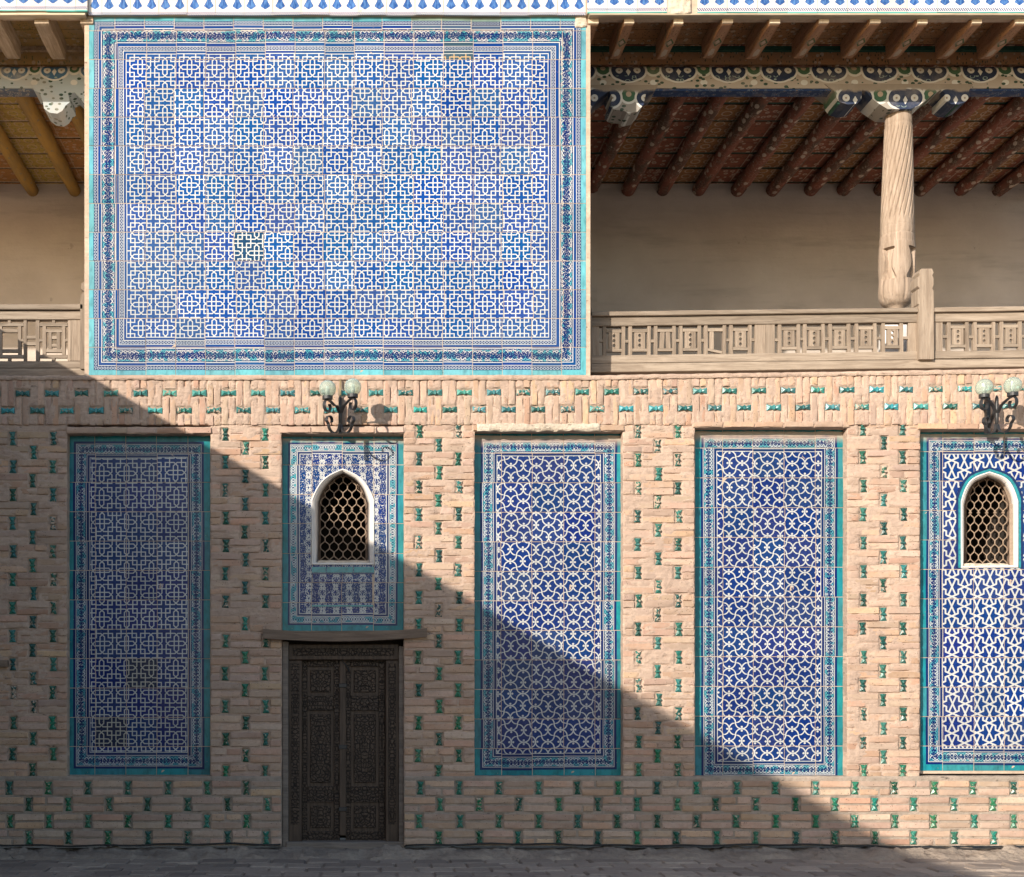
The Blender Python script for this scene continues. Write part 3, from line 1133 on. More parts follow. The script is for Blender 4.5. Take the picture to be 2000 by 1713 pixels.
piers = [
    (-200, 131, 64, 1395, rows_list([856 + 27.6 * k for k in range(20)] + [1412, 1443, 1473, 1504])),
    (411, 550, 479, 1212, rows_list([848 + 27.25 * k for k in range(13)] + [1218, 1252, 1284, 1316, 1348, 1380, 1412, 1444, 1476, 1508])),
    (789, 927, 857, 1212, rows_list([842 + 27.1 * k for k in range(13)] + [1192, 1221, 1252, 1284, 1316, 1348, 1380, 1412, 1444, 1476, 1508])),
    (1217, 1357, 1286, 1440, rows_list([843 + 27.55 * k for k in range(25)])),
    (1655, 1797, 1726, 1500, rows_list([837 + 27.9 * k for k in range(25)])),
    (2066, 2230, 2136, 1440, rows_list([842 + 27.6 * k for k in range(25)])),
]
for pi_, (xa, xb, c, yt, rows) in enumerate(piers):
    lay = []
    rects = []; joints = []
    for (cy, h, side) in rows:
        xs = [c + q for q in ((-351, -273, -195, -117, -39, 39, 117) if side else (-312, -234, -156, -78, 0, 78))]
        xs = [q + random.uniform(-1.5, 1.5) for q in xs]
        lay.append((cy, h, xs))
        rects += [(q, cy, 8.2, 13.6) for q in xs if xa + 7 < q < xb - 7]
        if cy < yt: joints += [cy, cy - h / 2]
    pier = rough_slab('pier', xpx(xa), xpx(xb), zpx(1516), zpx(829), 0.45, carved(pier_front(yt, 11.0 * pi_), rects, joints), M['mortar'], wall, 0.0115)
    for (cy, h, xs) in lay:
        worn = cy < yt
        brick_row(pier, cy, h, xa, xb, xs, IN_GREEN if worn else IN_NEW, -0.002 if worn else -0.001, 0.003, worn, 1.6 if worn else 3.6)

# lower band below the panels
def plinth_front(seed):
    def fn(x, z):
        return 0.004 - 0.016 - fbm(x, z * 1.5, 8.0, seed) * 0.003
    return fn


for (xa, xb, ph) in ((-200, 550, 19.0), (789, 2230, 820.0)):
    lay = []; rects = []
    for k, cy in enumerate((1539, 1571, 1604, 1636)):
        cyo = cy
        o = ph + (0 if k % 2 == 0 else 38.6)
        xs = [o + 77.2 * q + random.uniform(-1.5, 1.5) for q in range(-4, 22)]
        lay.append((cyo, xs)); rects += [(q, cyo, 8.0, 13.6) for q in xs]
    pl = rough_slab('plinth', xpx(xa), xpx(xb), zpx(1652), zpx(1516), 0.45, carved(plinth_front(xa), rects), M['mortar_grey'], wall, 0.012)
    for (cyo, xs) in lay: brick_row(pl, cyo, 32.0, xa, xb, xs, IN_NEW, -0.020, -0.014, False, 3.6)

# band of bricks on end under the galleries
def frieze_front(x, z):
    a = fbm(x * 2.2, z, 6.0, 71.0) * 0.006 + nz(x * 3, z, 14.0, 4.0) * 0.0025
    return -0.010 - a - max(0.0, fbm(x, z, 2.6, 33.0, 3) - 0.1) * 0.010


def tilt(x):   # the band climbs a little to the right
    return -0.0125 * (x - 1000) if x > 1000 else -0.004 * (x - 1000)


def rise(x):                                  # metres the band's top gains to the right
    return max(0.0, 13.0 * (x - xpx(1143)) / 857.0)


cols = []; rects = []; joints = []
k = 0
x = -200 + 14.4
while x < 2225:
    ci = (766.5 if k % 2 == 0 else 800.0) + tilt(x) * 0.6
    cols.append((x, ci)); rects.append((x, ci, 14.6, 7.6)); joints += [x, x + 14.4]
    x += 28.75; k += 1
rects_by = {}
base_front = frieze_front
def band_front(x, z):
    y = base_front(x, z)
    px, py = x * PX + VX, pyz(z)
    i = int(round((px + 185.6) / 28.75))
    if 0 <= i < len(cols):
        cx, ci = cols[i]
        if abs(px - cx) < 14.6 and abs(py - ci) < 7.6: return y + 0.016
    t = ((px + 185.6) / 14.375) % 1.0
    if min(t, 1 - t) * 14.375 < 1.6 and nz(x * 9, z * 2, 3.0, round((px + 185.6) / 14.375)) > 0.05: y += 0.012
    return y


fr = rough_slab('brick_band', xpx(-200), xpx(2230), zpx(829), zpx(741), 0.45, band_front, M['mortar'], wall, 0.0115, up=rise)
for (x, ci) in cols:
    top, bot = 741.0 - rise(xpx(x)) * PX, 831.0
    put_insert(IN_TEAL, x, ci, fr, -0.012, True)
    for sg in (-1, 1):
        cx = x + sg * 6.9 + random.uniform(-.5, .5)
        for (a, b) in ((top, ci - 8.2), (ci + 8.2, bot)):
            hgt = b - a - 1.5
            lib, nom = (L_SOL, (12, 55)) if hgt > 38 else (L_SSH, (12, 22))
            put_brick(lib, nom, cx, (a + b) / 2 + random.uniform(-1, 1), 11.6 * random.uniform(.92, 1.04), hgt, fr, -0.0135 + random.choice((0, 0, 0.003)))

# top ledge of the band: flat bricks with crumbled mortar
led = rough_slab('ledge', xpx(-200), xpx(2230), zpx(743), zpx(734.5), 0.45,
                 lambda x, z: -0.028 - fbm(x, z, 9, 5.0) * 0.008, M['mortar'], wall, 0.013, up=rise, upb=rise)
# header courses over the panels
for (xa, xb, y, proud) in ((131, 412, 846, 0), (548, 790, 845, 0), (925, 1218, 841, 1), (1354, 1657, 834, 0), (1793, 2070, 838, 0)):
    x = xa - 2.0
    hc = rough_slab('header_course', xpx(xa - 3), xpx(xb + 3), zpx(y + 1.5), zpx(y - 12), 0.10,
                    lambda x, z: -0.006 - fbm(x, z, 8, 15.0) * 0.005, M['mortar'], wall, 0.014)
    while x < xb - 10:
        w = min(random.uniform(56, 63), xb + 2 - x)
        put_brick(L_LONG, (60, 11.5), x + w / 2, y - 4.8, w - 2.5, 11.0, hc, -0.016 if not proud else -0.020)
        x += w
    if proud:
        pl_ = rough_slab('plaster_patch', xpx(931), xpx(1172), zpx(843), zpx(828), 0.02,
                         lambda x, z: -0.030 - fbm(x, z, 5, 45.0) * 0.006, M['plaster_rough'], wall, 0.014, 0.012, 0.012)
# wall above and behind the recesses: the solid core
core = MB()
core.box(xpx(-200), xpx(550), 0.24, 0.60, zpx(1656), zpx(742))
core.box(xpx(787), xpx(1797), 0.24, 0.60, zpx(1656), zpx(742))
core.box(xpx(2060), xpx(2230), 0.24, 0.60, zpx(1656), zpx(742))
core.box(xpx(545), xpx(792), 0.24, 0.60, zpx(905), zpx(742))
core.box(xpx(1790), xpx(2068), 0.24, 0.60, zpx(905), zpx(742))
core.box(xpx(1790), xpx(2068), 0.24, 0.60, zpx(1656), zpx(1120))
core.box(xpx(545), xpx(792), 0.24, 0.60, zpx(1262), zpx(1115))
core.box(xpx(550) - .01, xpx(787) + .01, 0.9, 1.0, zpx(1660), zpx(1262))
core.build('wall_core', M['dark'], wall)
# crumbling mortar footing along the base
v = []; f = []
nx = 560
prof = [(0.10, 0.060), (0.02, 0.056), (-0.04, 0.056), (-0.07, 0.048), (-0.13, 0.042), (-0.19, 0.034), (-0.25, 0.018), (-0.29, 0.004), (-0.34, -0.02)]
for i in range(nx + 1):
    x = xpx(-200) + (xpx(2230) - xpx(-200)) * i / nx
    for j, (y, z) in enumerate(prof):
        n1 = fbm(x, y * 2, 5.0, 61.0); n2 = nz(x, y * 3, 22.0, 17.0)
        st = 0.022 * math.floor(2.2 * nz(x, y * 1.4, 4.2, 88.0) + 1)
        k_ = 0.0 if j in (0, len(prof) - 1) else 1.0
        v.append((x, y + 0.02 * n1 * k_, z + (0.022 * n1 + 0.014 * n2 + st * 0.8) * k_))
m = len(prof)
for i in range(nx):
    for j in range(m - 1):
        a = i * m + j; f.append((a, a + 1, a + m + 1, a + m))
foot = mk('footing', v, f, M['rubble'], wall, True)
foot.data.set_sharp_from_angle(angle=R(40))
# stub of an old peg in the left pier
peg = pxbox(-14, 13, 1289, 1303, -0.06, 0.06, 0.006).build('wooden_peg', M['wood_old_x'])
tag(peg, 'short dark wooden peg sticking out of the shaded brick pier', 'peg')
# cable along the foot of the wall
def sag(x): return 1650 + 5.5 * max(0, min(1, (x - 1400) / 500)) + 2.0 * math.sin(x * 0.011)
for (xa, xb) in ((-200, 548), (792, 2230)):
    pts = [W(x, sag(x) + 1.2 * math.sin(x * 0.05 + 1), -0.026) for x in np.linspace(xa, xb, 70)]
    cb = MB().tube(pts, 0.0085, 6).build('cable', M['cable'], None, True)
    tag(cb, 'black cable run along the wall foot %s the carved door' % ('between the shaded corner and' if xa < 0 else 'from the sunlit end up to'), 'cable')
# wing of the courtyard on the left; its flat roof throws the long slanting shadow
ZW = (VY - (632 - 0.583 * 200)) / PX + EYE
wing = empty('courtyard_wing', (xpx(-200) - 2.4, -8.0, 0), 'plain brick wing closing the courtyard beside the facade', 'building')
MB().box(xpx(-200) - 5.0, xpx(-200) - 0.03, -19.0, -0.06, -0.05, ZW - 0.09).build('wall', M['brick_wing'], wing)
MB().box(xpx(-200) - 5.1, xpx(-200), -19.1, -0.05, ZW - 0.09, ZW).build('coping', M['brick'], wing)

# ------------------------------------------------------------------ tile panels
TD = 0.10


def arch_top(kind, x):
    """photograph height of the window arch above x, or None outside it"""
    if kind == 'a':
        u = abs(x - 669.5) / 61.0
        return None if u > 1 else 915 + 25 * u + 35 * u ** 4
    if kind == 'b':
        u = abs(x - 1932.5) / 56.0
        return None if u > 1 else 921 + 18 * u + 40 * u ** 5
    return None


ARCH = {'a': (608.5, 730.5, 1103), 'b': (1876.5, 1988.5, 1109)}


def holed(x0, x1, y0, y1, kind, df, db, g=0.5, tl=(0, 0)):
    """plate over the rectangle without the arched hole (photograph units at depth df)"""
    mb = MB()
    def plate(xa, xb, ta, tb, ba, bb):
        if min(ba - ta, bb - tb) < 0.3: return
        pts = [(xa, ba), (xb, bb), (xb, tb), (xa, ta)]
        cx, cy = (x0 + x1) / 2, (y0 + y1) / 2
        v = []
        for (x, y) in pts:
            p = W(x, y, df); v.append((p.x, df + tl[0] * (x - cx) + tl[1] * (y - cy), p.z))
        for (x, y) in pts:
            p = W(x, y, df); v.append((p.x, db, p.z))
        mb.add(v, [(0, 1, 2, 3), (7, 6, 5, 4), (0, 4, 5, 1), (1, 5, 6, 2), (2, 6, 7, 3), (3, 7, 4, 0)])
    x0, x1, y0, y1 = x0 + g, x1 - g, y0 + g, y1 - g
    if kind is None or x1 <= ARCH[kind][0] or x0 >= ARCH[kind][1] or y0 >= ARCH[kind][2] or y1 <= 915:
        plate(x0, x1, y0, y0, y1, y1)
        return mb
    hx0, hx1, hb = ARCH[kind]
    if x0 < hx0: plate(x0, hx0, y0, y0, y1, y1)
    if x1 > hx1: plate(hx1, x1, y0, y0, y1, y1)
    a, b = max(x0, hx0), min(x1, hx1)
    n = max(2, int((b - a) / 4))
    for i in range(n):
        p = a + (b - a) * i / n; q = a + (b - a) * (i + 1) / n
        tp = arch_top(kind, min(max(p, hx0 + .01), hx1 - .01)); tq = arch_top(kind, min(max(q, hx0 + .01), hx1 - .01))
        if min(tp, tq) > y0: plate(p, q, y0, y0, min(tp, y1), min(tq, y1))
        if hb < y1: plate(p, q, max(hb, y0), max(hb, y0), y1, y1)
    return mb


ODD = {}


def odd_low(i, j, m):
    return ODD['umber'] if (i, j) in ((2, 8), (1, 10)) else m


def tile_panel(name, label, rect, xs, ys, mat_kw, kind=None, d=TD, skip=None, jit=1.0, oddmat=None, backing='grout', variants=None):
    x0, y0, x1, y1 = rect
    base = W((x0 + x1) / 2, y1, d)
    root = empty(name, base, label, 'tile mural')
    sc = D * PX / (D + d)
    m = panel_mat(name + '_glaze', root, (x0 + x1) / 2, y1, sc, rect, **mat_kw)
    for key, kw in (variants or {}).items():
        ODD[key] = panel_mat(name + '_' + key, root, (x0 + x1) / 2, y1, sc, rect, **{**mat_kw, **kw})
    XE = [x0] + xs + [x1]; YE = [y0] + ys + [y1]
    for j in range(len(YE) - 1):
        off = random.uniform(-jit, jit)
        for i in range(len(XE) - 1):
            a = XE[i] + (off if i else 0); b = XE[i + 1] + (off if i + 1 < len(XE) - 1 else 0)
            if skip and skip(a, b, YE[j], YE[j + 1]): continue
            tl = (random.uniform(-1, 1) * 0.00004, random.uniform(-1, 1) * 0.00004)
            mb = holed(a, b, YE[j], YE[j + 1], kind, d + random.uniform(-.0012, .0012), d + 0.016, 0.62, tl)
            if not mb.v: continue
            mt = m
            if oddmat:
                mt = oddmat(i, j, m)
            mb.build('tile', mt, root)
    bk = holed(x0 - 8, x1 + 8, y0 - 14, y1 + 5, kind, d + 0.0028, d + 0.15, 0.0)
    bk.build('mortar_bed', M[backing], root)
    return root


def steps(a, b, p):
    r = []; y = a
    while y < b - 8: r.append(y); y += p
    return r


P1 = tile_panel('tile_mural', 'shaded blue tile panel of interlaced crosses and squares beside the slanting shadow edge', (131, 850, 411, 1514),
                [186, 246.5, 306.5, 368], [885] + steps(942, 1460, 57.4) + [1458],
                dict(kind='cross', org=(199, 924), cell=(48.3, 47.6), seed=3, value=0.95), oddmat=odd_low,
                variants={'umber': dict(blue=(0.010, 0.018, 0.05), white=(0.46, 0.44, 0.38))})
P2 = tile_panel('tile_mural', 'blue tile panel of white flowering scrolls over the carved door', (551, 852, 789, 1233),
                [609, 668, 730], [908, 966, 1022.5, 1081, 1138, 1177],
                dict(kind='flora', org=(669, 905), cell=(1, 1), border='door', seed=9, value=1.0, dust=9), kind='a')
P3 = tile_panel('tile_mural', 'blue tile panel of white wavy arcs and dots crossed by the shadow, ringed in turquoise', (926, 846, 1217, 1516),
                [979, 1039, 1101, 1162], steps(885, 1480, 57.7),
                dict(kind='wave', org=(997.6, 909), cell=(49.0, 47.0), seed=5, dust=22, value=0.95, blue=(0.0035, 0.020, 0.120)))
P4 = tile_panel('tile_mural', 'blue tile panel of white wavy arcs with no turquoise strip along its foot', (1357, 838, 1648, 1518),
                [1412, 1471, 1532, 1593], steps(875, 1490, 58.2),
                dict(kind='wave', org=(1449, 905), cell=(49.4, 47.2), seed=1, dust=24, eb=13.0, value=0.95, blue=(0.0035, 0.020, 0.120)))
P5 = tile_panel('tile_mural', 'blue tile panel of white zigzag stars round a grilled window', (1797, 843, 2066, 1506),
                [1841, 1902, 1961, 2018], steps(882, 1480, 57.5),
                dict(kind='star', org=(1933, 1184.2), cell=(49.0, 38.0), seed=7, dust=14, value=1.0, blue=(0.005, 0.023, 0.135)), kind='b')

# the tall tiled wall between the galleries
uw = (173, 31, 1145, 733)


def odd(i, j, m):
    if (i, j) == (5, 8): return ODD['dark']
    if (i, j) == (12, 1): return ODD['brown']
    if j == 0 and i in (11, 12, 13): return ODD['faded']
    return m



UP = tile_panel('tiled_wall', 'large sunlit wall of blue and white cross tiles between the two galleries', uw,
                [226 + 58.0 * k for k in range(16)], [60 + 56.2 * k for k in range(12)],
                dict(kind='cross', org=(274.5, 131), cell=(48.05, 46.3), border='upper', seed=2, value=1.05,
                     turq=(0.13, 0.40, 0.46), blue=(0.006, 0.046, 0.195)), d=0.02, jit=4.0, oddmat=odd,
                variants={'dark': dict(blue=(0.006, 0.030, 0.085), org=(262, 125)), 'brown': dict(blue=(0.035, 0.075, 0.12), value=0.8, turq=(0.2, 0.3, 0.25), white=(0.62, 0.45, 0.22)),
                          'faded': dict(blue=(0.06, 0.11, 0.20), turq=(0.28, 0.40, 0.33), value=0.85, white=(0.55, 0.52, 0.44))})
UP['category'] = 'tiled wall'
a = W(173, 735, 0.03); c = W(1145, 20, 0.03)
MB().box(a.x + .004, c.x - .004, 0.05, 3.3, a.z - .02, c.z).build('wall_core', M['plaster'], UP)
# chipped plaster corner and mortar rim of the tiled wall
rough_slab('mortar_rim', W(173, 0, .02).x - 0.012, W(1145, 0, .02).x + 0.012, W(0, 31.5, .02).z, W(0, 25.5, .02).z, 0.12,
           lambda x, z: 0.004 - fbm(x, z, 6, 3.0) * 0.006, M['grout'], UP, 0.014)
rough_slab('mortar_rim', W(173, 0, .02).x - 0.008, W(1145, 0, .02).x + 0.008, W(0, 737, .02).z, W(0, 733, .02).z, 0.12,
           lambda x, z: 0.008 - fbm(x, z, 6, 3.0) * 0.006, M['grout'], UP, 0.014)
rough_slab('broken_corner', W(1124, 0, .0).x, W(1146, 0, .0).x, W(0, 52, .0).z, W(0, 27, .0).z, 0.10,
           lambda x, z: 0.006 + fbm(x, z, 9, 9.0) * 0.010, M['plaster_rough'], UP, 0.009, 0.012, 0.02)

# small turquoise tiles under the left window
for (xa, xb) in ((609, 637), (637.8, 690), (690.8, 731)):
    holed(xa, xb, 1107, 1118.5, None, TD - 0.004, TD + .01, 0.3).build('sill_tile', M['turq'], P2)
holed(609, 731, 1118.5, 1121.5, None, TD - 0.0035, TD + .01, 0.1).build('sill_tile', M['navy'], P2)
holed(609, 729, 1181.5, 1185, None, TD - 0.003, TD + .01, 0.1).build('sill_tile', M['turq'], P2)
holed(727, 731, 1122, 1182, None, TD - 0.003, TD + .01, 0.1).build('sill_tile', M['grout'], P2)

# ------------------------------------------------------------------ windows
def window(kind, label, inner, apex, bottom, d_in=0.30, trim=None, sill_h=0.03):
    hx0, hx1, hb = ARCH[kind]
    xc = (hx0 + hx1) / 2; hw = (hx1 - hx0) / 2
    root = empty('arched_window', W(xc, hb, TD), label, 'window')
    N = 28
    def outline(x0, x1, ap, bt, d, kk):
        pts = []
        c = (x0 + x1) / 2; h = (x1 - x0) / 2
        pts.append(W(x0, bt, d)); pts.append(W(x0, (bt + ap + 60) / 2, d))
        for i in range(N + 1):
            u = -1 + 2 * i / N
            f = (25 * abs(u) + 35 * abs(u) ** 4) if kk == 'a' else (18 * abs(u) + 40 * abs(u) ** 5)
            pts.append(W(c + u * h, ap + f, d))
        pts.append(W(x1, (bt + ap + 60) / 2, d)); pts.append(W(x1, bt, d))
        return pts
    top0 = 915 if kind == 'a' else 921
    def ring(name, A, B, mat, closed=True):
        n = len(A); f = []
        for i in range(n - (0 if closed else 1)):
            j = (i + 1) % n; f.append((i, j, j + n, i + n))
        o = mk(name, A + B, f, mat, root, True)
        o.data.set_sharp_from_angle(angle=R(40))
        sol = o.modifiers.new('thick', 'SOLIDIFY'); sol.thickness = 0.012; sol.offset = 0
        return o
    o1 = outline(hx0, hx1, top0, hb, TD - 0.004, kind)
    o2 = outline(hx0 + 2.2, hx1 - 2.2, top0 + 3, hb - 2, TD - 0.002, kind)
    o3 = outline(inner[0], inner[1], apex, bottom, d_in, kind)
    # slightly lumpy whitewash
    o3 = [p + Vector((0.006 * nz(p.x, p.z, 12, 3), 0, 0.006 * nz(p.x, p.z, 12, 7))) for p in o3]
    ring('reveal', o2, o3, M['reveal'])
    ring('reveal_lip', o1, o2, M['reveal'])
    o4 = outline(inner[0] + 5, inner[1] - 5, apex + 5, bottom - 3, d_in + 0.012, kind)
    ring('inner_frame', o3, o4, M['reveal_frame'])
    if trim:
        for (w0, w1, mt, dy) in trim:
            A = outline(hx0 - w0, hx1 + w0, top0 - w0, hb, TD - dy, kind); B = outline(hx0 - w1, hx1 + w1, top0 - w1, hb, TD - dy, kind)
            n = len(A); f = [(i, i + 1, i + 1 + n, i + n) for i in range(n - 1)]
            o = mk('arch_trim', A + B, f, mt, root)
            sol = o.modifiers.new('thick', 'SOLIDIFY'); sol.thickness = 0.01; sol.offset = 0
    # crumbled sill
    a = W(inner[0] - 2, bottom + 4, TD + .03); b = W(inner[1] + 2, bottom - 3, TD + .03)
    rough_slab('sill', a.x, b.x, a.z, b.z, d_in + 0.02, lambda x, z: TD + 0.05 - fbm(x, z, 14, 2) * .018, M['plaster_rough'], root, 0.009, 0.012, 0.01)
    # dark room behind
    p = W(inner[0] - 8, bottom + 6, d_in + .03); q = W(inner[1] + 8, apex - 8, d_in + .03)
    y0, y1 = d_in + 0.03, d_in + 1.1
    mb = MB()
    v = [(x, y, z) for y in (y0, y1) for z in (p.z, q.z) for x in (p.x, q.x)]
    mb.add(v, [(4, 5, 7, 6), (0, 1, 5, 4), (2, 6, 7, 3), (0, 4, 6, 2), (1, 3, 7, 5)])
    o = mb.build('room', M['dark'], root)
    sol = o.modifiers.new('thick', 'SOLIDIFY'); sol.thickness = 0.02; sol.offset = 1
    # wavy bars: neighbours mirror one another and touch
    gx0, gx1 = inner[0] + 5, inner[1] - 5
    gd = d_in - 0.035
    nb = 6
    pitch = (gx1 - gx0) / (nb - 1) ; per = 29.0
    cc, hh = (inner[0] + inner[1]) / 2, (inner[1] - inner[0]) / 2
    for b_ in range(nb):
        xb = gx0 + pitch * b_
        for sg in (1, -1):
            pts = []
            y = bottom
            while y > apex - 2:
                x = xb + sg * (pitch * 0.5) * (lambda q: q * q * (3 - 2 * q))(0.5 - 0.5 * math.cos(2 * math.pi * (bottom - y) / per))
                u = abs(x - cc) / hh
                f = (25 * u + 35 * u ** 4) if kind == 'a' else (18 * u + 40 * u ** 5)
                if u <= 0.99 and y > apex + f + 1:
                    pts.append(W(x, y, gd + sg * 0.004))
                elif len(pts) > 3:
                    break
                else: pts = []
                y -= 2.4
            if len(pts) > 4:
                MB().tube(pts, 0.0052, 6).build('grille_bar', M['rust'], root, True)
    # clips where bars meet
    for b_ in range(1, nb):
        xm = gx0 + pitch * (b_ - 0.5)
        p = W(xm, bottom - per * 3.5, gd)
        MB().box(p.x - .011, p.x + .011, gd - .012, gd + .012, p.z - .009, p.z + .009, .003).build('clip', M['rust'], root)
    return root


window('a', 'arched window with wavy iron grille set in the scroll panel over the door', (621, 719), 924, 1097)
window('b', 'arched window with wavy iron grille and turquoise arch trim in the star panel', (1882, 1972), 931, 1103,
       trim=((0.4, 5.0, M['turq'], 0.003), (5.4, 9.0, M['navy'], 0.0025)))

# ------------------------------------------------------------------ door
door = empty('carved_door', W(670, 1660, 0.14), 'dark carved wooden double door under the bent lintel', 'door')
pxbox(551, 563, 1253, 1664, 0.05, 0.20, 0.006).build('post', M['threshold'], door)
pxbox(779, 789, 1262, 1664, 0.06, 0.20, 0.006).build('post', M['threshold'], door)
for (xa, xb) in ((563, 590), (753, 779)):
    jb = pxbox(xa, xb, 1290, 1646, 0.10, 0.20, 0.007).build('jamb', M['door_plain'], door)
    pxbox(xa + 5.5, xb - 5.5, 1296, 1610, 0.094, 0.12, 0.003).build('carved_strip', M['door_carved'], jb)
hd = pxbox(563, 779, 1258, 1289, 0.10, 0.20, 0.007).build('head', M['door_plain'], door)
pxbox(572, 770, 1266, 1281, 0.094, 0.12, 0.003).build('carved_strip', M['door_rail'], hd)
pxbox(558, 791, 1645, 1668, 0.035, 0.22, 0.008).build('threshold', M['threshold'], door)
LD = 0.165
for (xa, xb) in ((590, 664), (675, 752)):
    w = xb - xa
    leaf = pxbox(xa, xb, 1288, 1645, LD + 0.018, LD + 0.05).build('leaf', M['door_plain'], door)
    for (a, b) in ((xa, xa + 10), (xb - 12, xb)):
        pxbox(a, b, 1289, 1644, LD, LD + 0.02, 0.004).build('stile', M['door_carved'], leaf)
    for (a, b) in ((1289, 1302), (1359, 1388), (1536, 1567), (1624, 1644)):
        pxbox(xa + 10.3, xb - 12.3, a, b, LD + .001, LD + 0.02, 0.004).build('rail', M['door_rail'], leaf)
    for (a, b) in ((1303, 1358), (1389, 1535), (1568, 1623)):
        m_ = 6.0
        pxbox(xa + 10 + m_, xb - 12 - m_, a + m_, b - m_, LD + 0.004, LD + 0.02, 0.006).build('carved_panel', M['door_carved'], leaf)
br = pxbox(663, 676, 1289, 1632, LD - 0.022, LD + 0.02, 0.005).build('cover_strip', M['door_plain'], door)
for y in (1339, 1459, 1581):
    pxbox(661.5, 677.5, y - 4, y + 4, LD - 0.032, LD, 0.004).build('iron_band', M['iron'], br)
cpts = [W(661 + 20 * t + 2 * math.sin(9 * t), 1276 + 36 * t ** 1.3, LD - 0.03) for t in np.linspace(0, 1, 14)]
ch = MB()
for i in range(13):
    a, b = cpts[i], cpts[i + 1]
    ch.tube([a, (a + b) / 2, b], [.004, .007, .004], 6)
ch.build('chain', M['iron'], door, True)
# lintel, bent with age
pts = []
lm = MB()
n = 26
for i in range(n + 1):
    t = i / n
    x = 513 + (834 - 513) * t
    bow = 7.0 * math.sin(math.pi * t)
    tp = 1228 + bow * 0.9 + 1.2 * math.sin(9 * t) - 2 * t; bt = 1247 + bow * 1.0 - 3 * t
    a = W(x, tp, -0.05); b = W(x, bt, -0.05)
    lm.v += [(a.x, -0.05, a.z), (b.x, -0.05, b.z), (b.x, 0.22, b.z), (a.x, 0.22, a.z)]
for i in range(n):
    q = i * 4
    for k in range(4):
        lm.f.append((q + k, q + (k + 1) % 4, q + 4 + (k + 1) % 4, q + 4 + k))
lm.f.append((3, 2, 1, 0)); lm.f.append((4 * n, 4 * n + 1, 4 * n + 2, 4 * n + 3))
lint = lm.build('lintel', M['wood_old_x'])
tag(lint, 'sagging dark timber lintel between the carved door and the scroll tiles', 'lintel')

# ------------------------------------------------------------------ wall lamps
def globe_mesh(c, r):
    """blown globe with spiral ribs, open below"""
    mb = MB(); ns, nr = 40, 34
    for layer in (0, 1):
        base = len(mb.v)
        for j in range(nr + 1):
            ph = math.pi * (0.0 + 0.90 * j / nr)
            for i in range(ns):
                th = 2 * math.pi * i / ns
                rib = 0.016 * math.sin(11 * ph * 1.2 + th) if j > 1 else 0
                rr = (r - layer * 0.004) * (1 + rib)
                mb.v.append((c.x + rr * math.sin(ph) * math.cos(th), c.y + rr * math.sin(ph) * math.sin(th), c.z + rr * math.cos(ph)))
        for j in range(nr):
            for i in range(ns):
                a = base + j * ns + i; b = base + j * ns + (i + 1) % ns
                q = (a, a + ns, b + ns, b)
                mb.f.append(q if layer == 0 else q[::-1])
    n0 = (nr + 1) * ns
    for i in range(ns):
        a = nr * ns + i; b = nr * ns + (i + 1) % ns
        mb.f.append((a, a + n0, b + n0, b))
    return mb


def spiral(c0, r0, r1, a0, a1, n=22):
    return [(c0[0] + (r0 + (r1 - r0) * t) * math.cos(a0 + (a1 - a0) * t), c0[1] + (r0 + (r1 - r0) * t) * math.sin(a0 + (a1 - a0) * t))
            for t in np.linspace(0, 1, n)]


